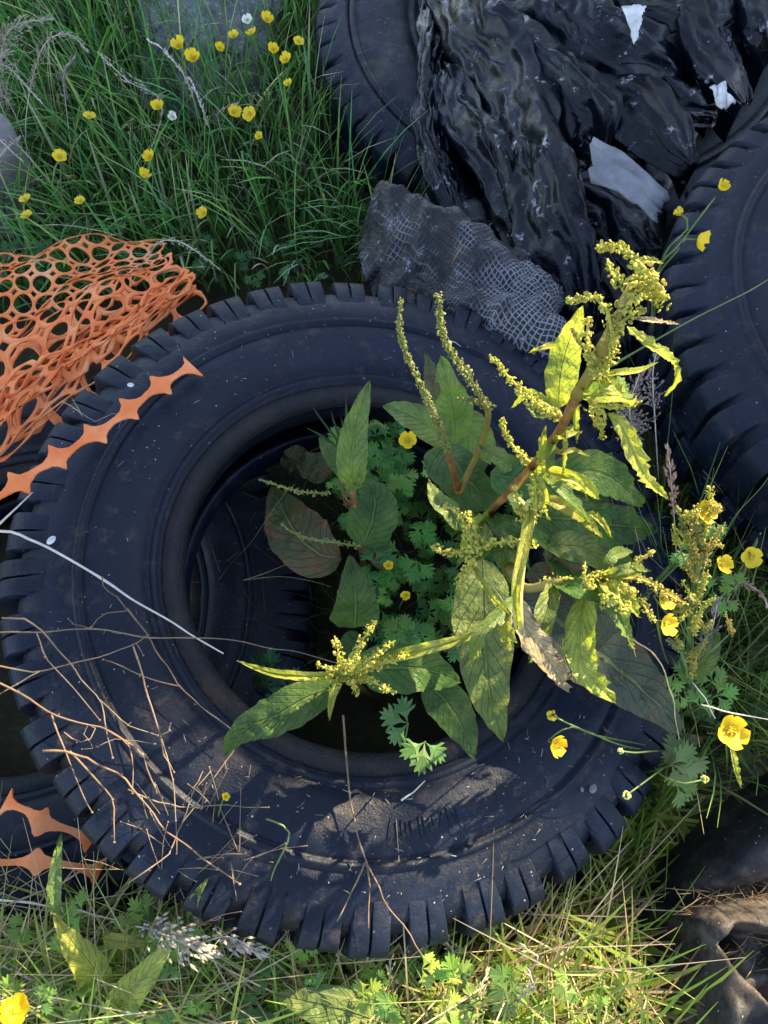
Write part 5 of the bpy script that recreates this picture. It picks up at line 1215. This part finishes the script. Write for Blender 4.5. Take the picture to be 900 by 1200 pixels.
# litter of fine dust and rootlets on the front tyre
lt = MB(); rng = random.Random(78)
for i in range(260):
    an = rng.uniform(0, 6.283); rr = rng.uniform(.285, .40)
    if rng.random() < .5: an = rng.gauss(-1.35, .5)
    p = Vector((cx + math.cos(an) * rr, cy + math.sin(an) * rr, 0)); p.z = top_z(p.x, p.y) + .005
    a2 = rng.uniform(0, 6.28); ln = .0006 + .006 * rng.random() ** 3; d = Vector((math.cos(a2), math.sin(a2), 0)) * ln
    tube(lt, [p - d, p + d], .0004, .0004, 4, 2, col=rng.choice([(.2, .19, .17), (.2, .16, .11), (.38, .36, .33)]))
tag(lt.build('litter', M['blade']), 'fine pale chaff scattered over the sidewall of the front tyre', 'chaff', kind='stuff')

# ------------------------------------------------------------------ concrete lump and post at the upper left
def rock(name, p, sx, sy, sz, m, label, cat, seed):
    bm = bmesh.new(); bmesh.ops.create_icosphere(bm, subdivisions=5, radius=1); b = MB(); vs = []
    for v in bm.verts:
        c = v.co; f = 1 + .30 * noise.fractal(c * 1.3 + Vector((seed, 0, 0)), .8, 2, 6)
        e = max(abs(c.x), abs(c.y), abs(c.z)); k = .6 + .4 / e * .8
        vs.append(p + Vector((c.x * sx * f * k, c.y * sy * f * k, c.z * sz * f * k)))
    b.add(vs, [tuple(v.index for v in f.verts) for f in bm.faces]); bm.free()
    return tag(b.build(name, m, origin=p), label, cat)
pr_ = P(245, 40, .03); rock('concrete_lump', pr_, .19, .26, .12, M['stone'], 'rough grey concrete lump lying in the grass at the top', 'concrete lump', 1)
pp = P(-14, 190, .14)
b = MB(); tube(b, [Vector((pp.x - .02, pp.y, -.1)), Vector((pp.x, pp.y, .05)), Vector((pp.x + .01, pp.y, .20)), Vector((pp.x + .01, pp.y, .21))], .075, .07, 20, 8, knots=.1)
tag(b.build('wooden_post', M['wood'], origin=Vector((pp.x, pp.y, 0))), 'weathered grey wooden post stump at the left edge above the netting', 'post')

# ------------------------------------------------------------------ unseen blocker with leaves behind, added to keep the sun off
wl = MB()
def box(mb, x0, x1, y0, y1, z0, z1):
    mb.add([(x0, y0, z0), (x1, y0, z0), (x1, y1, z0), (x0, y1, z0), (x0, y0, z1), (x1, y0, z1), (x1, y1, z1), (x0, y1, z1)],
           [(0, 3, 2, 1), (4, 5, 6, 7), (0, 1, 5, 4), (1, 2, 6, 5), (2, 3, 7, 6), (3, 0, 4, 7)])
WY, WH = 4.32, 4.19
def blocker_top(x): return 4.05 if 4.52 < x < 4.66 else (4.13 if x > 4.85 else WH)  # top edge stepped and notched to shape the sun patches
for x0, x1 in ((.6, 4.52), (4.52, 4.66), (4.66, 4.85), (4.85, 12)): box(wl, x0, x1, WY, WY + .3, -.2, blocker_top((x0 + x1) / 2) - .02)
tag(wl.build('sun_blocker', simple('blocker_render', (.55, .53, .50), (.62, .60, .57), 5, .9, .2), smooth=False), kind='structure')  # added out of view to cast the shade, pale to bounce skylight
hb = MB(); rng = random.Random(99)
for i in range(4200):  # leaves added to roughen the top edge and dapple the sunlight
    x = rng.uniform(.6, 12); cl = noise.noise(Vector((x * 2.2, 0, 0))) * .02 + noise.noise(Vector((x * 8, 3, 0))) * .03
    p = Vector((x, WY + .05 + rng.uniform(-.08, .08), blocker_top(x) + cl + rng.uniform(-.12, .0)))
    q = Quaternion((rng.gauss(0, 1), rng.gauss(0, 1), rng.gauss(0, 1), rng.gauss(0, 1))).normalized(); s = rng.uniform(.03, .06)
    hb.add([p + q @ Vector(v) * s for v in ((-1, 0, 0), (0, -.6, .1), (1, 0, 0), (0, .6, .1))], [(0, 1, 2, 3)], col=(.05, .1, .03))
tag(hb.build('blocker_leaves', M['clover'], smooth=False), 'added leaves that dapple the sun along the top of the unseen blocker', 'blocker_leaves', kind='stuff')

# ------------------------------------------------------------------ light
EL, AZ = R(32), R(46.5)                                   # azimuth from +Y towards +X
to_sun = Vector((math.sin(AZ) * math.cos(EL), math.cos(AZ) * math.cos(EL), math.sin(EL)))
sd = bpy.data.lights.new('sun', 'SUN'); sd.energy = 5.0; sd.angle = R(.5); sd.color = (1, .82, .55)
sun = bpy.data.objects.new('sun', sd); COL.objects.link(sun); sun.rotation_euler = (-to_sun).to_track_quat('-Z', 'Y').to_euler()
wd = bpy.data.worlds.new('World'); scn.world = wd; wd.use_nodes = True; nt = wd.node_tree
sky = nt.nodes.new('ShaderNodeTexSky'); sky.sky_type = 'NISHITA'; sky.sun_disc = False
sky.sun_elevation = EL; sky.sun_rotation = AZ; sky.air_density = 1.0; sky.dust_density = .2; sky.ozone_density = 4.0
bg = nt.nodes['Background']; bg.inputs[1].default_value = .125
hs = nd(nt, 'ShaderNodeHueSaturation', Saturation=.72); nt.links.new(sky.outputs[0], hs.inputs['Color']); nt.links.new(hs.outputs[0], bg.inputs[0])
scn.view_settings.view_transform = 'Standard'; scn.view_settings.look = 'None'; scn.view_settings.exposure = 2.15; scn.view_settings.gamma = 1
scn.view_settings.use_curve_mapping = False
scn.cycles.use_denoising = True
scn.cycles.max_bounces = 6; scn.cycles.transmission_bounces = 4; scn.cycles.diffuse_bounces = 3; scn.cycles.glossy_bounces = 3
